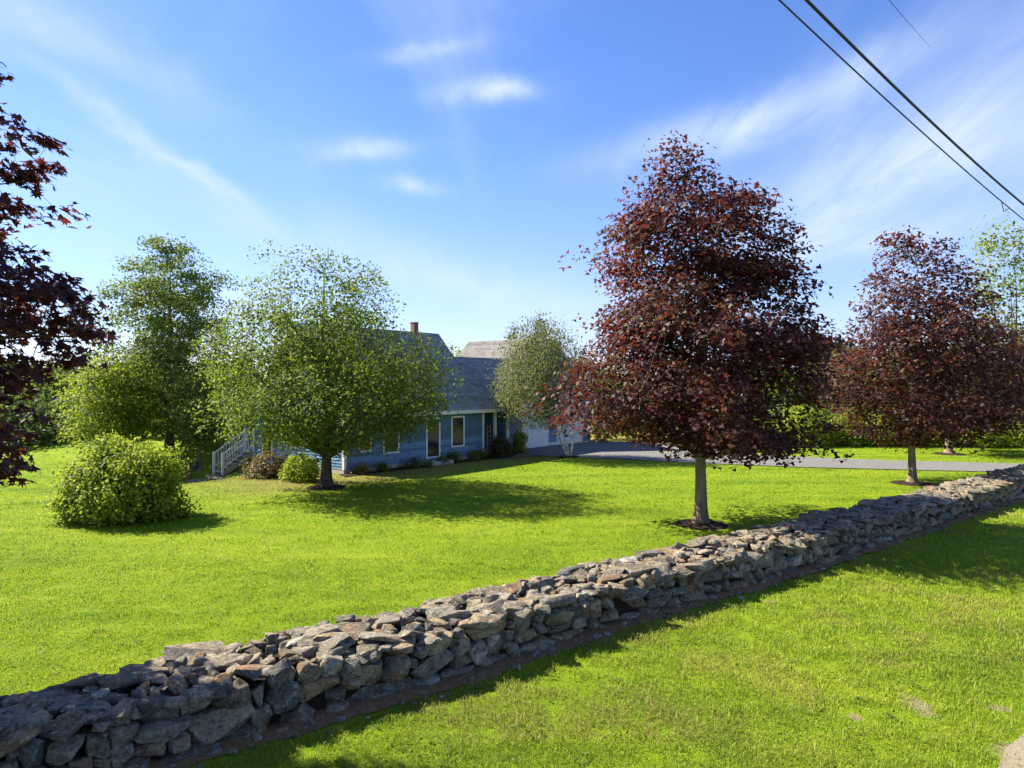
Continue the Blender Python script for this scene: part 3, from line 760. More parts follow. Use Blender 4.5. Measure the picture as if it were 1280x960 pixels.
    rad = (off * outd).sum(1); off[:, 2] -= 0.30 * np.maximum(rad, -0.2) * droop
    Q = P[cl] + off
    up = np.tile(np.array([0, 0, 1.0]), (N, 1)) + outd * outw
    Rm = leaf_frames(rng, Q, up, droop, spread)
    sz = size * np.clip(rng.normal(1, 0.22, N), 0.5, 1.6)
    tone = np.clip(0.5 + 0.9 * (vnoise(P + seed, 0.55) - 0.5) + rng.normal(0, 0.18, len(P)), 0, 1)[cl]
    if single:
        W = Q + np.array([bx, by, bz]); px = W[:, 0] / W[:, 1]; py = (W[:, 2] - 4) / W[:, 1]
        vis = (np.abs(px) < 0.735) & (np.abs(py) < 0.551); sc = np.where(vis, sz / W[:, 1], 0)
        order = np.argsort(-sc); pick = order[:single]; keep = np.ones(N, bool); keep[pick] = False
        lv, lf = LEAF[leaf]
        variants = []
        for k in range(8):
            variants.append(np_mesh('leaf', lv, lf, lmat, np.full(len(lv), k / 8.0)))
        for i in pick:
            o = bpy.data.objects.new('leaf', variants[int(tone[i] * 7.99)]); link(o, root)
            Mx = Matrix(Rm[i].tolist()).to_4x4(); o.matrix_local = Matrix.Translation(Q[i]) @ Mx @ Matrix.Scale(float(sz[i]), 4)
        Q, Rm, sz, tone = Q[keep], Rm[keep], sz[keep], tone[keep]
    me = leaves_mesh('crown', Q, Rm, sz, leaf, lmat, tone)
    o = bpy.data.objects.new('crown', me); link(o, root)
    if single: o['kind'] = 'stuff'; o.name = 'foliage'
    return root

def prof_px(rows, bx_px, by_px, Y):
    """outline rows (row, left, right) read off at distance Y -> metres from the foot"""
    k = Y / 870.0
    return [((by_px - y) * k, (bx_px - a) * k, (b - bx_px) * k) for y, a, b in rows]
def mulch_ring(x, y, r, label, seed):
    rng = np.random.default_rng(seed); V = [(0, 0, 0.07)]; F = []; n = 30; rings = 5
    for j in range(1, rings + 1):
        for k in range(n):
            a = 2 * math.pi * k / n; q = r * j / rings * (1 + 0.10 * mnoise.noise(Vector((math.cos(a) * 2, math.sin(a) * 2, seed))))
            V.append((q * math.cos(a), q * math.sin(a), 0.07 * (1 - (j / rings) ** 2) + (0.03 * rng.random() if j < rings else -0.01)))
    for k in range(n): F.append((0, 1 + k, 1 + (k + 1) % n))
    for j in range(rings - 1):
        for k in range(n): a = 1 + j * n; F.append((a + k, a + n + k, a + n + (k + 1) % n, a + (k + 1) % n))
    o = mesh_obj('mulch_ring', V, F, M['mulch'], smooth=True); o.location = (x, y, gz(x, y) + 0.004); tag(o, label, 'mulch ring', 'mulch rings around the tree trunks')
    return o

G_MAPLE = 'purple maples in a row along the wall'
tree('purple_maple', 'large purple leaved maple with a straight grey trunk just behind the wall, tallest tree', 'tree', (5.40, 19.9),
     prof_px([(152, 840, 844), (178, 826, 858), (205, 818, 876), (232, 796, 912), (262, 764, 972), (300, 738, 1006), (340, 728, 1020), (370, 726, 1024), (400, 716, 1036), (422, 712, 1066),
              (440, 708, 1058), (465, 692, 1052), (490, 670, 1052), (520, 668, 1056), (540, 718, 1058), (554, 790, 1046), (564, 860, 1020)], 876, 655, 19.9),
     56000, 820, 'low', 0.128, M['purple'], M['bark'], 21, 0.185, 1.95, G_MAPLE, sigma=0.36, flat=0.42, K=44, slope=0.55, gaps=0.85, rho_pow=0.43, droop=0.7, lump=0.50)
tree('purple_maple', 'shorter purple maple standing between the driveway and the far end of the wall', 'tree', (16.1, 28.0),
     prof_px([(288, 1112, 1138), (312, 1100, 1190), (340, 1085, 1215), (370, 1070, 1236), (400, 1050, 1246), (430, 1035, 1256), (460, 1025, 1260), (490, 1020, 1265),
              (520, 1030, 1262), (542, 1070, 1230), (556, 1110, 1180)], 1140, 604, 28.0),
     26000, 560, 'low', 0.145, M['purple'], M['bark'], 22, 0.165, 1.5, G_MAPLE, sigma=0.42, flat=0.5, K=28, slope=0.6, gaps=0.5, rho_pow=0.42)
tree('purple_maple', 'purple maple standing on the grass beyond the driveway in front of the hedge', 'tree', (24.8, 39.5),
     prof_px([(402, 1200, 1262), (430, 1170, 1310), (470, 1140, 1340), (505, 1140, 1345), (526, 1160, 1320)], 1187, 568, 39.5),
     17000, 380, 'low', 0.17, M['purple'], M['bark'], 23, 0.20, 1.4, G_MAPLE, sigma=0.5, flat=0.5, K=22, gaps=0.45, rho_pow=0.42)
LX, LY = -8.6, 7.8
tree('purple_maple', 'purple maple cut off by the left edge, its leafy branches hanging into view', 'tree', (LX, LY),
     [(4 + (480 - y) * LY / 870 - gz(LX, LY), l, -LX + (px - 640) / 870 * LY) for y, px, l in
      ((610, 10, 2.2), (592, 66, 2.6), (574, 70, 2.7), (556, 30, 2.7), (530, 18, 2.8), (500, 32, 2.9), (470, 62, 3.0), (445, 100, 3.0), (425, 122, 3.0), (390, 134, 3.0), (355, 122, 3.0), (325, 108, 2.9),
       (311, 60, 2.9), (303, -45, 2.8), (270, -70, 2.8), (260, 25, 2.8), (240, 76, 2.7), (215, 48, 2.7), (190, 40, 2.6), (158, 72, 2.6), (140, 62, 2.5), (128, -20, 2.5), (100, -30, 2.4), (84, 12, 2.2), (66, 6, 2.1),
       (40, -20, 1.9), (-60, -60, 1.5), (-150, -140, 0.8), (-190, -190, 0.3))],
     38000, 900, 'maple', 0.118, M['purple'], M['bark'], 24, 0.19, 1.9, G_MAPLE, sigma=0.17, flat=0.42, K=54, slope=0.35, gaps=0.45, rho_pow=0.36, depth=0.62, single=300, lump=0.10)
tree('green_maple', 'broad round green maple with a sparse top on the lawn before the house', 'tree', (-7.15, 26.8),
     prof_px([(300, 335, 410), (318, 316, 472), (340, 302, 500), (370, 292, 510), (400, 282, 520), (430, 262, 540), (450, 252, 566), (480, 246, 588), (506, 252, 590), (530, 268, 572), (546, 305, 540), (560, 345, 480)], 408, 610, 26.8),
     56000, 860, 'oval', 0.116, M['green'], M['bark_dark'], 31, 0.22, 1.1, None, sigma=0.34, flat=0.75, K=40, slope=1.0, gaps=0.62, rho_pow=0.55, top_sparse=0.86, spread=0.75, outw=0.7, lump=0.30)
tree('oak_tree', 'tall oval green tree with visible dark branches beyond the round shrub', 'tree', (-19.7, 40.0),
     prof_px([(308, 190, 232), (324, 170, 258), (345, 154, 276), (370, 142, 290), (400, 126, 302), (430, 118, 306), (460, 108, 306), (490, 96, 306), (520, 92, 300), (545, 110, 290)], 212, 584, 40.0),
     48000, 620, 'oval', 0.158, M['oak'], M['bark_dark'], 32, 0.30, 2.0, None, sigma=0.42, flat=0.5, lump=0.26, K=40, slope=0.35, gaps=0.95, rho_pow=0.5, spread=0.7, outw=0.7)
tree('young_oak', 'bright yellow green tree with low spreading boughs behind the round shrub', 'tree', (-20.9, 36.0),
     prof_px([(440, 118, 160), (460, 100, 180), (490, 88, 190), (520, 84, 190), (545, 95, 190), (562, 110, 185)], 135, 590, 36.0),
     13000, 190, 'oval', 0.15, M['bright'], M['bark_dark'], 33, 0.14, 0.8, None, sigma=0.5, flat=0.5, K=14, slope=0.4, gaps=0.4, rho_pow=0.45)
tree('birch', 'grey green white stemmed birch with drooping foliage in front of the garage', 'tree', (3.1, 37.8),
     prof_px([(402, 668, 690), (412, 640, 705), (430, 625, 722), (450, 612, 735), (480, 607, 745), (500, 609, 740), (515, 622, 735), (527, 640, 712)], 711, 572, 37.8),
     24000, 360, 'narrow', 0.145, M['birch'], M['birch_bark'], 34, 0.07, 1.2, None, sigma=0.36, flat=1.15, K=16, slope=0.9, gaps=0.30, rho_pow=0.55, droop=1.6, spread=0.9, stems=3, outw=0.8)
tree('patio_tree', 'slim young tree with a bare grey trunk beside the patio chairs', 'tree', (-16.3, 36.3),
     prof_px([(500, 236, 262), (515, 226, 274), (535, 222, 280), (555, 232, 270)], 249, 588, 36.3),
     3600, 70, 'oval', 0.17, M['oak'], M['bark'], 35, 0.12, 1.3, None, sigma=0.4, K=8, gaps=0.3)
for x, y, r, lab, s in ((5.40, 19.9, 0.80, 'dark mulch ring around the trunk of the large purple maple near the wall', 1),
                        (16.1, 28.0, 0.85, 'dark mulch ring around the shorter purple maple before the driveway', 2),
                        (24.8, 39.5, 0.9, 'dark mulch ring under the purple maple beyond the driveway', 3),
                        (-7.15, 26.8, 0.80, 'dark mulch ring around the trunk of the round green maple', 4),
                        (3.1, 37.8, 0.7, 'dark mulch ring under the white stemmed birch', 5)):
    mulch_ring(x, y, r, lab, s)

def shrub(name, label, base, w, h, N, ncl, leaf, size, mat, seed, group=None, dep=0.8, cat='shrub', sigma=0.22, stems=5, shape=None):
    r = w / 2
    prof = shape or [(0.02, r * 0.86, r * 0.86), (h * 0.2, r, r), (h * 0.45, r * 0.99, r * 0.99), (h * 0.7, r * 0.82, r * 0.82), (h * 0.88, r * 0.55, r * 0.55), (h, r * 0.2, r * 0.2)]
    return tree(name, label, cat, base, prof, N, ncl, leaf, size, mat, M['bark_dark'], seed, min(0.05, 0.02 * h + 0.01), 0.12 * h, group, sigma=sigma, flat=0.85, K=10, slope=1.2,
                gaps=0.42, rho_pow=0.40, depth=dep, spread=0.8, outw=0.9, stems=stems, lump=0.34, drawtwigs=N > 3000)
shrub('round_shrub', 'big wide rounded green shrub standing alone on the lawn', (-11.5, 20.6), 4.2, 2.35, 36000, 380, 'oval', 0.10, M['shrub'], 41,
      shape=[(0.04, 1.6, 1.75), (0.4, 1.95, 2.0), (0.9, 2.0, 2.02), (1.4, 1.75, 1.9), (1.8, 1.25, 1.55), (2.05, 1.0, 0.6), (2.4, 0.85, -0.35)], sigma=0.2)
# planting along the house
for nm, lab, s, b, w, h, N, mat, sd_ in (
    ('foundation_shrub', 'bright green low spreading shrub left of the round maple trunk', -2.5, -0.45, 2.0, 1.0, 4200, 'shrub', 51),
    ('foundation_shrub', 'dark brownish shrub between the deck stairs and the bright green shrub', -2.5, 1.7, 2.5, 1.05, 4200, 'russet', 52),
    ('foundation_shrub', 'brown green rounded shrub in front of the porch entry', 9.9, -0.75, 1.35, 1.15, 3200, 'russet', 53),
    ('foundation_shrub', 'deep green shrub beside the left garage door', 12.3, -0.1, 1.1, 1.25, 2800, 'shrub', 54),
    ('bedding_plant', 'leafy green hosta below the house window', 6.55, -0.45, 0.95, 0.5, 700, 'green', 55),
    ('bedding_plant', 'small yellow green plant between hosta and porch shrub', 8.1, -0.45, 0.7, 0.42, 420, 'gold', 56),
    ('bedding_plant', 'small dark green plant beside the corner board', 8.75, -0.35, 0.7, 0.6, 500, 'green', 57),
    ('bedding_plant', 'low grey green plant left of the hosta', 5.6, -0.5, 0.7, 0.38, 420, 'birch', 58),
    ('bedding_plant', 'golden low plant nearest the round maple trunk', 0.55, -0.45, 1.1, 0.36, 600, 'gold', 59),
    ('bedding_plant', 'small yellow green clump further along the foundation from the golden plant', 1.9, -0.4, 0.6, 0.33, 380, 'bright', 60),
    ('bedding_plant', 'pale trailing plants in the bed below the glazed door', 3.9, -0.5, 1.6, 0.35, 800, 'birch', 61)):
    p = h2w(s, b); shrub(nm, lab, (p.x, p.y), w, h, N, max(14, N // 40), 'oval', 0.10, M[mat], sd_, 'planting along the house', cat='shrub' if 'shrub' in nm else 'plant', sigma=0.13)

# hedge beyond the driveway and the woods
rg = random.Random(8)
hedge_labels = ['far left bush of the hedge beyond the driveway, behind the large maple crown', 'second hedge bush from the left beyond the driveway', 'third hedge bush, left of the shorter maple trunk',
    'hedge bush just behind the shorter maple trunk', 'hedge bush between the two far maple trunks', 'hedge bush directly behind the trunk of the maple beyond the driveway', 'light hedge bush right of the maple beyond the driveway',
    'next hedge bush towards the right edge', 'hedge bush at the right edge of the view']
for i in range(9):
    x = 13.2 + i * 2.75; shrub('hedge_bush', hedge_labels[i], (x, 45.2 - 0.05 * i + rg.uniform(-0.4, 0.4)), 3.6, rg.uniform(1.7, 2.4), 3600, 80, 'oval', 0.19, M[rg.choice(('shrub', 'bright', 'green'))], 70 + i, 'hedge bushes beyond the driveway', sigma=0.36, stems=3)

def far_tree(label, px, Y, top_px, wid, seed, mat='forest', N=5200, size=0.36, name='background_tree', clear=0.6, group='trees in the background woods', kind='round'):
    X = (px - 640) / 870 * Y; z0 = gz(X, Y); H = 4 + (480 - top_px) * Y / 870 - z0; r = wid / 2
    if kind == 'round': pr = [(H * 0.06, r * 0.7, r * 0.7), (H * 0.25, r, r), (H * 0.55, r * 0.98, r * 0.98), (H * 0.8, r * 0.7, r * 0.7), (H * 0.93, r * 0.4, r * 0.4), (H, r * 0.12, r * 0.12)]
    elif kind == 'cone': pr = [(H * 0.05, r, r), (H * 0.5, r * 0.62, r * 0.62), (H * 0.85, r * 0.2, r * 0.2), (H, 0.05, 0.05)]
    else: pr = kind
    tree(name, label, 'tree', (X, Y), pr, N, max(40, N // 34), 'narrow' if kind == 'cone' else 'oval', size, M[mat], M['bark_dark'], seed, 0.16, clear, group, sigma=0.75 if kind != 'cone' else 0.4, flat=0.7, K=14, slope=0.5,
         gaps=0.4, rho_pow=0.45, spread=0.8, outw=0.8, drawtwigs=False)
FT = [('dark forest tree at the left edge behind the hanging maple branches', -40, 60, 455, 9, 'forest'),
      ('dark forest tree just inside the left edge', 25, 62, 466, 8, 'forest'), ('lighter green forest tree left of the yellow green oak', 78, 58, 458, 7, 'oak'),
      ('forest tree behind the yellow green oak', 130, 64, 462, 8, 'forest'), ('forest tree behind the tall oval tree', 195, 66, 475, 8, 'forest'),
      ('forest tree right of the tall oval tree, above the patio', 265, 62, 462, 8, 'oak'), ('forest tree behind the deck stairs', 330, 64, 470, 8, 'forest'),
      ('wood edge tree seen between the two far maples, pale green', 1046, 56, 425, 6.5, 'oak'), ('wood edge tree behind the large maple crown', 960, 58, 440, 8, 'oak'),
      ('wood edge tree left of the large maple trunk', 850, 60, 446, 8, 'forest'), ('wood edge tree beside the garage', 775, 62, 452, 7, 'oak'),
      ('wood edge tree behind the shorter maple', 1120, 55, 430, 7, 'forest'), ('wood edge tree between shorter maple and right edge', 1195, 56, 428, 7, 'oak'),
      ('bright leafy tree at the right edge below the tall thin tree', 1275, 50, 404, 6, 'bright'), ('bright tree top peeping over the low roof between the gables', 573, 64, 440, 4, 'bright')]
for i, (lab, px, Y, tp, w, m) in enumerate(FT): far_tree(lab, px, Y, tp, w, 110 + i, m)
far_tree('pointed dark spruce top rising behind the birch', 675, 64, 392, 4.6, 140, 'spruce', 4200, 0.34, 'spruce', kind='cone')
far_tree('smaller pointed spruce left of the taller one behind the birch', 641, 66, 404, 4.0, 141, 'spruce', 3600, 0.34, 'spruce', kind='cone')
tree('tall_ash', 'tall thin tree with sparse leaves and bare stems at the right edge', 'tree', (33.4, 47.0),
     prof_px([(272, 1238, 1272), (290, 1218, 1285), (320, 1212, 1295), (360, 1215, 1300), (400, 1222, 1300), (440, 1225, 1300)], 1258, 554, 47.0),
     2600, 150, 'oval', 0.24, M['bright'], M['bark_dark'], 36, 0.11, 4.0, None, sigma=0.5, flat=0.9, K=20, slope=1.6, gaps=0.7, rho_pow=0.55, stems=3)

def wood_mass(name, x0, x1, Y, h, N, size, mat, seed):
    rng = np.random.default_rng(seed); X = rng.uniform(x0, x1, N); Yy = Y + rng.normal(0, 1.2, N)
    top = h * (0.65 + 0.5 * vnoise(np.stack([X, Yy * 0, X * 0], 1), 0.35)); Z = ground_z(X, Yy) + rng.random(N) ** 0.8 * top
    P = np.stack([X, Yy, Z], 1); up = np.tile(np.array([0, -0.5, 0.7]), (N, 1)); Rm = leaf_frames(rng, P, up, 0.5, 0.8)
    me = leaves_mesh(name, P, Rm, size * np.clip(rng.normal(1, 0.25, N), 0.5, 1.6), 'oval', mat, vnoise(P, 0.4))
    o = bpy.data.objects.new(name, me); o['kind'] = 'stuff'; link(o)
wood_mass('undergrowth', -62, -14, 52, 3.4, 14000, 0.42, M['forest'], 1)
wood_mass('undergrowth', 6, 48, 50, 3.0, 12000, 0.42, M['oak'], 2)
wood_mass('fern_bed', -19.5, -12.0, 42.5, 1.0, 5000, 0.22, M['bright'], 3)
wood_mass('distant_woods', -140, 140, 110, 7, 26000, 1.1, M['forest'], 4)

# ------------------------------------------------------------------ house
house = thing('house', 'blue clapboard house with grey shingle roofs, brick chimney and attached garage', 'house', (HX, HY, 0), HOUSE_ROT)
ZF, ZE = 0.20, 2.62; RIDGE_Y, RIDGE_Z = 3.65, 6.92; DEPTH = 7.3; EAVE_Y = -0.30
SLOPE = (RIDGE_Z - ZE) / (RIDGE_Y - EAVE_Y)
def roof_z(y): return ZE + (y - EAVE_Y) * SLOPE
def siding_front(mb, x0, x1, y, z0, z1, top=None, e=0.135):
    """lapped boards facing -y; top(z) gives the span at height z for gables"""
    z = z0
    while z < z1 - 1e-3:
        zt = min(z + e, z1); a, b = x0, x1
        if top: a, b = top(z)
        if b - a < 0.1: break
        a2, b2 = top(zt) if top else (x0, x1)
        if b2 < a2: a2 = b2 = (a2 + b2) / 2
        mb.quad((a, y - 0.034, z), (b, y - 0.034, z), (b2, y - 0.004, zt), (a2, y - 0.004, zt)); mb.quad((a, y, z), (b, y, z), (b, y - 0.034, z), (a, y - 0.034, z)); z = zt
def siding_side(mb, x, y0, y1, z0, z1, sgn, top=None, e=0.135):
    z = z0
    while z < z1 - 1e-3:
        zt = min(z + e, z1); a, b = top(z) if top else (y0, y1); a2, b2 = top(zt) if top else (y0, y1)
        if b - a < 0.1: break
        if b2 < a2: a2 = b2 = (a2 + b2) / 2
        mb.quad((x + sgn * 0.034, a, z), (x + sgn * 0.034, b, z), (x + sgn * 0.004, b2, zt), (x + sgn * 0.004, a2, zt)); mb.quad((x, a, z), (x, b, z), (x + sgn * 0.034, b, z), (x + sgn * 0.034, a, z)); z = zt
def roof_courses(mb, x0, x1, y0, z0, y1, z1, e=0.17):
    """stepped shingle courses from the eave (y0,z0) up to (y1,z1)"""
    L = math.hypot(y1 - y0, z1 - z0); n = max(1, int(L / e)); uy, uz = (y1 - y0) / L, (z1 - z0) / L; ny, nz = -uz, uy
    if nz < 0: ny, nz = -ny, -nz
    for k in range(n):
        a, b = L * k / n, L * (k + 1) / n; t = 0.016
        pa = (y0 + uy * a, z0 + uz * a); pb = (y0 + uy * b, z0 + uz * b); pt = (pa[0] + ny * t, pa[1] + nz * t); pc = (pb[0] + ny * 0.003, pb[1] + nz * 0.003)
        mb.quad((x0, *pt), (x1, *pt), (x1, *pc), (x0, *pc)); mb.quad((x0, *pa), (x1, *pa), (x1, *pt), (x0, *pt))
# foundation
m = MB(); m.box(-0.02, 9.3, -0.02, DEPTH, -1.4, ZF); m.box(9.3, 12.7, 1.5, 7.0, -0.5, ZF - 0.003); m.box(12.7, 21.9, 1.14, 8.2, -0.5, 0.08); m.build('foundation', M['concrete'], house)
# walls
m = MB(); siding_front(m, 0, 9.3, 0, ZF, ZE - 0.12); m.build('front_wall', M['siding'], house)
def gab(z): 
    k = (z - (ZE - 0.1)) / SLOPE; return (max(0.0, k), min(DEPTH, DEPTH - k)) if z > ZE - 0.1 else (0.0, DEPTH)
m = MB(); siding_side(m, 0, 0, DEPTH, ZF, RIDGE_Z - 0.15, -1, gab); m.quad((0.01, 0, ZF), (0.01, DEPTH, ZF), (0.01, DEPTH, ZE), (0.01, RIDGE_Y, RIDGE_Z - 0.1), (0.01, 0, ZE)); m.build('gable_wall', M['siding'], house)
m = MB(); siding_side(m, 9.3, 0, DEPTH, ZF, RIDGE_Z - 0.15, 1, gab); m.quad((9.29, 0, ZF), (9.29, DEPTH, ZF), (9.29, DEPTH, ZE), (9.29, RIDGE_Y, RIDGE_Z - 0.1), (9.29, 0, ZE))
m.quad((0, DEPTH, ZF), (9.3, DEPTH, ZF), (9.3, DEPTH, ZE), (0, DEPTH, ZE)); m.build('gable_wall', M['siding'], house)
# main roof: slab, courses
XR0, XR1 = -0.25, 9.50
m = MB(); t = 0.10
m.prism([(EAVE_Y, ZE), (RIDGE_Y, RIDGE_Z), (DEPTH + 0.3, ZE), (DEPTH + 0.3, ZE - t), (RIDGE_Y, RIDGE_Z - t * 1.4), (EAVE_Y, ZE - t)], 'x', XR0, XR1)
roof_courses(m, XR0, XR1, EAVE_Y, ZE + 0.003, RIDGE_Y, RIDGE_Z + 0.003); roof_courses(m, XR0, XR1, DEPTH + 0.3, ZE + 0.003, RIDGE_Y, RIDGE_Z + 0.003); roof = m.build('roof', M['shingle'], house)
m = MB(); m.box(7.45, 7.77, RIDGE_Y - 0.15, RIDGE_Y + 0.15, RIDGE_Z - 0.35, 7.40); m.box(7.43, 7.79, RIDGE_Y - 0.17, RIDGE_Y + 0.17, 7.40, 7.46); m.build('chimney', M['brick'], roof)
# link wing with the recessed porch; same front slope, lower ridge
EY = 2.40; EZ = roof_z(EY)
m = MB(); m.prism([(EAVE_Y, ZE), (EY, EZ), (5.2, ZE), (5.2, ZE - t), (EY, EZ - t * 1.4), (EAVE_Y, ZE - t)], 'x', 9.505, 12.75)
m.prism([(0.95, roof_z(0.95)), (EY - 0.004, EZ - 0.004), (EY - 0.004, EZ - 0.3), (0.95, roof_z(0.95) - 0.3)], 'x', 12.76, 15.5)
roof_courses(m, 12.76, 15.5, 0.95, roof_z(0.95) + 0.002, EY, EZ + 0.002)
roof_courses(m, 9.505, 12.75, EAVE_Y, ZE + 0.003, EY, EZ + 0.003); m.build('wing_roof', M['shingle'], house)
m = MB(); siding_front(m, 9.3, 11.4, 1.5, ZF, ZE + 0.2); siding_side(m, 11.4, 0.02, 1.5, ZF, ZE, -1); siding_front(m, 11.4, 12.7, 0.02, ZF, ZE - 0.10); siding_side(m, 12.7, 0.02, 1.6, ZF, ZE, 1); m.build('wing_wall', M['siding'], house)
m = MB(); m.box(9.32, 11.38, -0.05, 1.48, ZF - 0.12, ZF - 0.01); m.build('porch_floor', M['concrete'], house)
for x in (10.24, 11.33): m = MB(); m.box(x - 0.07, x + 0.07, -0.10, 0.04, ZF - 0.02, ZE - 0.12); m.build('porch_post', M['white'], house)
# trim
m = MB(); m.box(XR0, 12.78, EAVE_Y - 0.03, EAVE_Y - 0.002, ZE - 0.17, ZE + 0.005); m.build('fascia', M['white'], house)
m = MB(); m.box(XR0, 12.75, EAVE_Y, -0.03, ZE - 0.165, ZE - 0.13); m.build('soffit', M['white'], house)
for x0 in (-0.035, 9.19): m = MB(); m.box(x0, x0 + 0.14, -0.045, 0.10, ZF - 0.02, ZE - 0.165); m.build('corner_board', M['white'], house)
m = MB()
for a, b in (((EAVE_Y, ZE), (RIDGE_Y, RIDGE_Z)), ((DEPTH + 0.3, ZE), (RIDGE_Y, RIDGE_Z))):
    m.prism([(a[0], a[1] - 0.003), (b[0], b[1] - 0.003), (b[0], b[1] - 0.22), (a[0], a[1] - 0.18)], 'x', XR0 - 0.03, XR0 - 0.002)
m.build('rake_board', M['white'], house)
def window(x0, x1, z0, z1, y=0.0, name='window', side=False, rails=1, tw=0.09):
    """x along the wall; side=True puts it on the left gable (x is then depth)"""
    def bx(mb, a, b, d0, d1, c, d):
        if side: mb.box(-d1, -d0, a, b, c, d)
        else: mb.box(a, b, y - d1, y - d0, c, d)
    f = MB(); bx(f, x0, x1, 0.0, 0.065, z1 - tw, z1); bx(f, x0, x1, 0.0, 0.065, z0, z0 + tw * 0.8); bx(f, x0, x0 + tw, 0.0, 0.062, z0 + tw * 0.8, z1 - tw); bx(f, x1 - tw, x1, 0.0, 0.062, z0 + tw * 0.8, z1 - tw)
    w = f.build(name, M['white'], house)
    g = MB(); bx(g, x0 + tw, x1 - tw, 0.0, 0.040, z0 + tw * 0.8, z1 - tw); g.build('pane', M['glass'], w)
    for r in range(rails):
        zz = z0 + (z1 - z0) * (r + 1) / (rails + 1); g = MB(); bx(g, x0 + tw, x1 - tw, 0.041, 0.050, zz - 0.022, zz + 0.022); g.build('meeting_rail', M['chair'], w)
    return w
window(6.75, 7.75, 0.72, 2.33)
window(2.2, 3.2, 0.72, 2.33); window(0.8, 1.5, 0.9, 2.33)
window(4.95, 5.95, 0.28, 2.33, name='glazed_door', rails=0, tw=0.10)
window(3.2, 4.0, 0.95, 2.35, side=True); window(1.1, 1.9, 0.95, 2.35, side=True); window(5.6, 6.5, 0.4, 2.35, side=True, name='glazed_door', rails=0); window(3.2, 4.1, 3.6, 4.9, side=True)
m = MB(); m.box(4.7, 6.2, -0.75, -0.03, -0.05, 0.17); m.build('door_step', M['concrete'], house)
m = MB(); m.box(9.75, 10.75, 1.44, 1.474, ZF, 2.25); d = m.build('front_door', M['siding'], house)
m = MB(); m.box(10.62, 10.68, 1.40, 1.438, 1.15, 1.21); m.build('door_knob', M['cable'], d)
# garage: gable to the front
GX0, GX1, GY0, GY1, GE, GR = 12.7, 21.9, 1.16, 8.2, 2.75, 7.0; GC = (GX0 + GX1) / 2; GS = (GR - GE) / (GC - GX0 + 0.3)
def ggab(z): 
    k = (z - GE + 0.1 + 0.3 * GS) / GS if False else (z - (GE + 0.2)) / GS; return (GX0 + max(0, k), GX1 - max(0, k))
m = MB(); siding_front(m, GX0, GX1, GY0, 0.08, GR - 0.12, ggab); m.build('garage_wall', M['siding'], house)
m = MB(); siding_side(m, GX0, GY0, GY1, 0.08, GE + 0.15, -1); siding_side(m, GX1, GY0, GY1, 0.08, GE + 0.15, 1); m.quad((GX0, GY1, 0), (GX1, GY1, 0), (GX1, GY1, GE), (GC, GY1, GR - 0.1), (GX0, GY1, GE)); m.build('garage_wall', M['siding'], house)
m = MB(); m.prism([(GX0 - 0.3, GE), (GC, GR), (GX1 + 0.3, GE), (GX1 + 0.3, GE - t), (GC, GR - t * 1.4), (GX0 - 0.3, GE - t)], 'y', GY0 - 0.25, GY1 + 0.2)
mm = MB(); roof_courses(mm, GY0 - 0.25, GY1 + 0.2, GX0 - 0.3, GE + 0.003, GC, GR + 0.003); roof_courses(mm, GY0 - 0.25, GY1 + 0.2, GX1 + 0.3, GE + 0.003, GC, GR + 0.003)
i0 = len(m.v); m.v += [(b, a, c) for a, b, c in mm.v]; m.f += [tuple(i + i0 for i in f) for f in mm.f]
m.build('garage_roof', M['shingle_tan'], house)
m = MB()
for a, b in (((GX0 - 0.3, GE), (GC, GR)), ((GX1 + 0.3, GE), (GC, GR))): m.prism([(a[0], a[1] - 0.003), (b[0], b[1] - 0.003), (b[0], b[1] - 0.22), (a[0], a[1] - 0.18)], 'y', GY0 - 0.28, GY0 - 0.252)
m.build('rake_board', M['white'], house)
for x0, x1 in ((14.0, 16.75), (17.95, 20.7)):
    f = MB(); f.box(x0 - 0.13, x0, GY0 - 0.06, GY0, 0.0, 2.24); f.box(x1, x1 + 0.13, GY0 - 0.06, GY0, 0.0, 2.24); f.box(x0 - 0.13, x1 + 0.13, GY0 - 0.065, GY0, 2.24, 2.42)
    f.build('door_casing', M['white'], house)
    d = MB(); d.box(x0, x1, GY0 - 0.035, GY0 - 0.024, 0.03, 2.24); d = d.build('garage_door', M['white'], house)
    for k in range(4):
        q = MB(); z0 = 0.04 + k * 0.55; q.box(x0 + 0.005, x1 - 0.005, GY0 - 0.05, GY0 - 0.036, z0, z0 + 0.535)
        for c in range(4):
            w = (x1 - x0) / 4; q.box(x0 + c * w + 0.08, x0 + (c + 1) * w - 0.08, GY0 - 0.06, GY0 - 0.0505, z0 + 0.09, z0 + 0.44)
        q.build('panel', M['white'], d)
m = MB(); m.box(16.89, 17.81, GY0 - 0.05, GY0 - 0.024, 0.08, 0.24); m.build('skirt_board', M['white'], house)

# deck stairs at the back corner
stair = thing('deck_stairs', 'white railed wooden stairs leading down from the deck at the left end of the house', 'stairs', tuple(h2w(0, 7.3)), HOUSE_ROT)
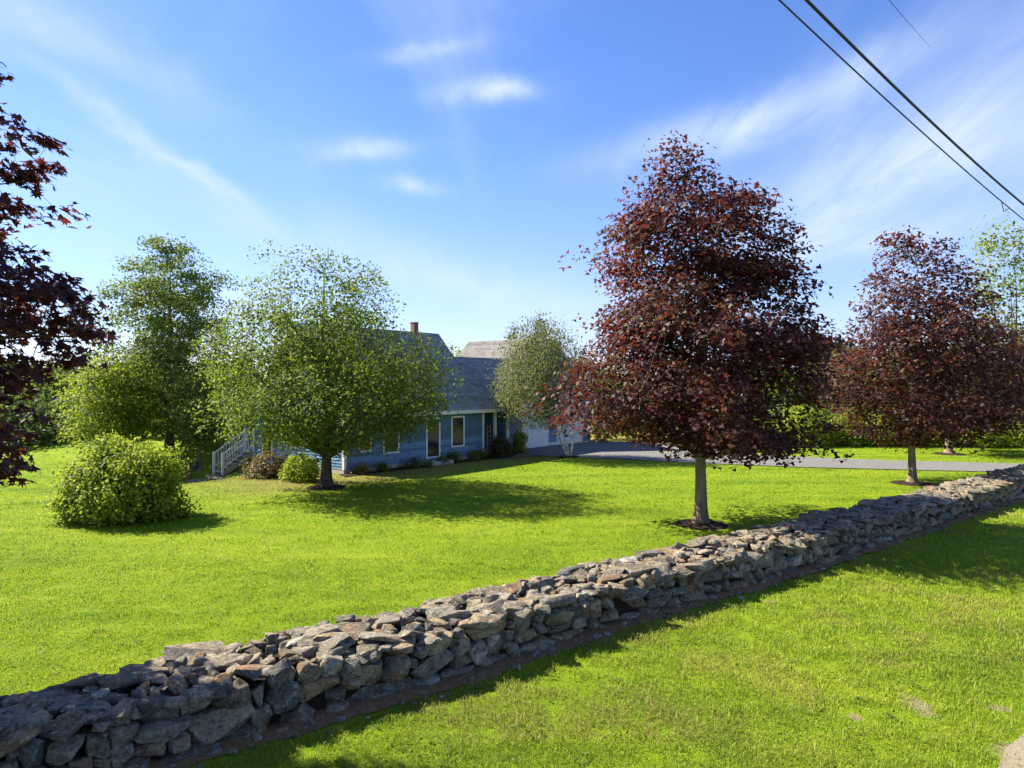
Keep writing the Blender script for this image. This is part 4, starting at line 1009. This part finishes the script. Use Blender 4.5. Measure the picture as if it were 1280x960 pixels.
# local axes: x along the house front, y into depth; the flight runs towards -x
SW = 0.85; TOPZ, BOTZ = 0.68, -0.42; RUN = 1.5; n = 6
for k in range(n):
    x = -0.15 - RUN * k / n; z = TOPZ - (TOPZ - BOTZ) * (k + 1) / (n + 0.0) + 0.10
    m = MB(); m.box(x - RUN / n - 0.03, x, -0.06, SW + 0.06, z - 0.045, z); m.build('tread', M['tread'], stair)
for y in (0.0, SW):
    m = MB(); m.bar((-0.05, y, TOPZ - 0.17), (-0.2 - RUN, y, BOTZ - 0.05), 0.045, 0.20); m.build('stringer', M['tread'], stair)
    m = MB(); m.bar((-0.05, y, TOPZ + 0.92), (-0.2 - RUN, y, BOTZ + 0.97), 0.08, 0.05); m.build('handrail', M['post'], stair)
    m = MB(); m.bar((-0.05, y, TOPZ + 0.22), (-0.2 - RUN, y, BOTZ + 0.29), 0.05, 0.05); m.build('bottom_rail', M['post'], stair)
    for q in np.linspace(0.08, 0.94, 11):
        x = -0.05 - (RUN + 0.15) * q; z = TOPZ + 0.22 + (BOTZ - TOPZ + 0.07) * q; m = MB(); m.box(x - 0.014, x + 0.014, y - 0.014, y + 0.014, z, z + 0.69); m.build('baluster', M['post'], stair)
    m = MB(); m.box(-0.25 - RUN, -0.16 - RUN, y - 0.045, y + 0.045, BOTZ - 0.4, BOTZ + 1.06); m.build('newel_post', M['post'], stair)
    m = MB(); m.box(-0.06, 0.08, y - 0.07, y + 0.07, -1.2, TOPZ + 1.1); m.build('newel_post', M['post'], stair)
m = MB(); m.box(0.1, 3.0, -0.05, 2.6, TOPZ - 0.15, TOPZ - 0.02); m.build('deck', M['tread'], stair)

# trellis by the porch
tp = h2w(9.42, -0.30); tr = thing('trellis', 'narrow weathered wooden trellis standing beside the porch corner board', 'trellis', (tp.x, tp.y, 0), HOUSE_ROT)
for x in (-0.13, 0.13): m = MB(); m.box(x - 0.018, x + 0.018, -0.018, 0.018, 0.0, 1.75); m.build('upright', M['wood'], tr)
for k in range(7): m = MB(); m.box(-0.16, 0.16, 0.019, 0.035, 0.3 + k * 0.22, 0.335 + k * 0.22); m.build('slat', M['wood'], tr)

# patio: slabs, chairs
def slab(x, y, sx, sy, rz, seed, label):
    me = SLABS[seed % len(SLABS)]; o = bpy.data.objects.new('patio_slab', me); link(o); o.location = (x, y, gz(x, y) + 0.05); o.scale = (sx, sy, 0.22); o.rotation_euler = (0, 0, rz)
    tag(o, label, 'stone slab', 'flat pale stones edging the patio')
slab(-15.0, 33.2, 0.9, 0.6, 0.2, 3, 'pale flat stone nearest the round shrub at the patio edge'); slab(-14.5, 34.0, 0.8, 0.6, 0.9, 5, 'pale flat stone in the middle of the patio edge'); slab(-14.0, 33.1, 0.85, 0.5, -0.3, 7, 'pale flat stone at the patio edge nearest the stairs')
def adirondack(x, y, rz, mat, label):
    r = thing('garden_chair', label, 'chair', (x, y, gz(x, y)), rz, 'garden chairs on the patio')
    for k in range(5):
        px = -0.24 + k * 0.12; m = MB(); hgt = 1.02 - 0.035 * (k - 2) ** 2; m.bar((px, 0.20, 0.30), (px * 1.15, 0.20 + 0.32 * hgt, hgt), 0.11, 0.025); m.build('back_slat', mat, r)
    for k in range(5): m = MB(); m.box(-0.28, 0.28, -0.36 + k * 0.12, -0.26 + k * 0.12, 0.36 - k * 0.02, 0.385 - k * 0.02); m.build('seat_slat', mat, r)
    for s in (-1, 1):
        m = MB(); m.box(s * 0.30 - 0.02, s * 0.30 + 0.02, -0.38, -0.28, 0.0, 0.58); m.build('leg', mat, r)
        m = MB(); m.bar((s * 0.27, 0.62, 0.02), (s * 0.27, -0.34, 0.34), 0.035, 0.12); m.build('leg', mat, r)
        m = MB(); m.box(s * 0.34 - 0.07, s * 0.34 + 0.07, -0.44, 0.32, 0.583, 0.608); m.build('armrest', mat, r)
adirondack(-16.75, 36.0, 2.6, M['chair'], 'dark grey slatted garden chair on the patio in front of the slim tree')
adirondack(-16.2, 34.3, 1.9, M['redchair'], 'reddish brown low wooden garden chair at the patio edge')

# ------------------------------------------------------------------ overhead cables
def cable(name, label, a, b, r0, r1, sag, ext0, ext1, group='overhead cables crossing the upper right sky'):
    a, b = Vector(a), Vector(b); d = b - a; m = MB(); qs = np.linspace(-ext0, 1 + ext1, 40)
    pts = [a + d * q + Vector((0, 0, sag * ((q - 0.5) ** 2 - 0.25))) for q in qs]; rr = [r0 + (r1 - r0) * min(max(q, 0), 1) for q in qs]
    m.tube(pts, rr, 8); o = m.build(name, M['cable'], smooth=True); return tag(o, label, 'cable', group), (lambda q: a + d * q + Vector((0, 0, sag * ((q - 0.5) ** 2 - 0.25))))
def at(px, py, z): Y = (z - 4) * 870 / (480 - py); return ((px - 640) / 870 * Y, Y, z)
cable('overhead_cable', 'thicker upper black cable running down to the right edge', at(1008, 0, 8.60), at(1280, 256, 8.05), 0.019, 0.021, 0.30, 1.2, 1.6)
lc, fn = cable('overhead_cable', 'thinner lower black cable with a small kinked loop of wire near the right edge', at(974, 0, 8.30), at(1280, 275, 7.75), 0.010, 0.012, 0.25, 1.2, 1.6)
m = MB(); p0, p1 = fn(0.828), fn(0.885); m.tube([p0, p0.lerp(p1, 0.28) + Vector((0, 0, -0.17)), p0.lerp(p1, 0.55) + Vector((0, 0, -0.12)), p1], [0.008] * 4, 6); m.build('wire_loop', M['cable'], lc)
cable('overhead_wire', 'very thin faint wire end high in the upper right sky', at(1108, -4, 11.5), at(1162, 58, 11.3), 0.006, 0.002, 0.05, 0.8, 0.0)

# ------------------------------------------------------------------ grass blades
def grass():
    rng = np.random.default_rng(77); K0 = 150000
    # sample distance with density falling as 1/Y^2 over a widening field
    def sample(n, y0, y1):
        Y = y0 * (y1 / y0) ** rng.random(n); X = rng.uniform(-1, 1, n) * (Y * 0.86 + 0.8); return X, Y
    Xs, Ys = zip(sample(360000, 6.2, 16), sample(260000, 16, 46)); X = np.concatenate(Xs); Y = np.concatenate(Ys)
    # tuft the blades a little
    d, arc = wall_dist(X, Y)
    P3 = np.stack([X, Y, np.zeros(len(X))], 1)
    nz = vnoise(P3, 1.1); nz2 = vnoise(P3 + 50, 4.0)
    ok = (d < -(0.0 + 0.26 * vnoise(P3, 1.3) + 0.16 * vnoise(P3, 6) + 0.10 * rng.random(len(X)))) | (d > WALL_W + 0.02)
    ok &= ~in_poly(X, Y, DRIVE_POLY) & ~in_poly(X, Y, BED_POLY) & ~in_poly(X, Y, PATH_POLY)
    Xj, Yj = X + 0.25 * (nz2 - 0.5), Y + 0.25 * (nz - 0.5)
    bare = in_poly(Xj, Yj, SHOULDER)
    ok &= ~bare | (rng.random(len(X)) < 0.10)
    for cx, cy, rx, ry in PATCHES: ok &= rng.random(len(X)) > 0.86 * np.exp(-0.7 * (((X - cx) / rx) ** 2 + ((Y - cy) / ry) ** 2))
    s = (X - HX) * DX + (Y - HY) * DY; b = -(X - HX) * DY + (Y - HY) * DX
    ok &= ~((b > -0.1) & (b < 8.5) & (s > -0.1) & (s < 22))
    for cx, cy, r in ((5.40, 19.9, 0.78), (16.1, 28.0, 0.8), (24.8, 39.5, 0.8), (-7.15, 26.8, 0.78), (3.1, 37.8, 0.6)): ok &= (X - cx) ** 2 + (Y - cy) ** 2 > r * r
    ok &= nz2 > 0.22 * rng.random(len(X))
    X, Y, d, nz, nz2, b, s = (q[ok] for q in (X, Y, d, nz, nz2, b, s)); n = len(X)
    sc = np.clip(Y / 8.0, 0.85, 4.0)
    h = (0.030 + 0.045 * nz2 ** 1.5) * np.clip(rng.normal(1, 0.3, n), 0.4, 1.8) * np.where(d < 0, 1.1, 0.68) * sc ** 0.15; w = 0.0065 * sc * rng.uniform(0.7, 1.4, n)
    a = rng.random(n) * 2 * math.pi; lean = np.abs(rng.normal(0, 0.55, n)) + 0.1; la = a + rng.normal(0, 0.6, n) + math.pi / 2
    Z = ground_z(X, Y); B = np.stack([X, Y, Z - 0.005], 1); side = np.stack([np.cos(a), np.sin(a), 0 * a], 1) * (w / 2)[:, None]
    ld = np.stack([np.cos(la), np.sin(la), 0 * la], 1)
    mid = B + ld * (h * lean * 0.35)[:, None]; mid[:, 2] += h * 0.62; tip = B + ld * (h * lean)[:, None]; tip[:, 2] += h * np.clip(1.05 - 0.35 * lean, 0.3, 1)
    V = np.stack([B - side, B + side, mid + side * 0.8, tip, mid - side * 0.8], 1).reshape(-1, 3); base = (np.arange(n) * 5)[:, None]
    F = np.concatenate([base + np.array([[0, 1, 2]]), base + np.array([[0, 2, 4]]), base + np.array([[4, 2, 3]])], 0)
    dryz = smooth01(-4.2, -1.2, b) * smooth01(9, 4, b) * smooth01(-8, -3, s) * (0.55 + 0.6 * (nz - 0.5)); dryz = np.maximum(dryz, (0.12 + 0.55 * smooth01(0.45, 0.8, nz)) * (d < 0))
    tone = np.clip(dryz * rng.random(n) * 1.8, 0, 0.9)
    me = np_mesh('grass', V, F, M['blade'], np.repeat(tone, 5)); o = bpy.data.objects.new('grass', me); o['kind'] = 'stuff'; link(o); print('blades', n)
grass()
def weeds():
    rng = np.random.default_rng(5); P = []; S = []
    for k in range(520):
        Y = 6.8 * (26 / 6.8) ** rng.random(); X = rng.uniform(-0.75, 0.8) * Y; d = wall_dist(np.array([X]), np.array([Y]))[0][0]
        if (d > -0.35 and d < WALL_W + 0.1) or in_poly(np.array([X]), np.array([Y]), SHOULDER)[0]: continue
        if d > WALL_W and rng.random() < 0.6: continue
        m = int(rng.integers(10, 30)); r = rng.uniform(0.05, 0.16); q = rng.normal(0, r, (m, 2)); P.append(np.stack([X + q[:, 0], Y + q[:, 1], rng.uniform(0.02, 0.055, m)], 1)); S.append(rng.uniform(0.02, 0.05, m))
    P = np.concatenate(P); P[:, 2] += ground_z(P[:, 0], P[:, 1]); S = np.concatenate(S); up = np.tile(np.array([0, 0, 1.0]), (len(P), 1)); Rm = leaf_frames(rng, P, up, 0.0, 0.35)
    o = bpy.data.objects.new('clover', leaves_mesh('clover', P, Rm, S, 'oval', M['green'], rng.random(len(P)))); o['kind'] = 'stuff'; link(o)
weeds()
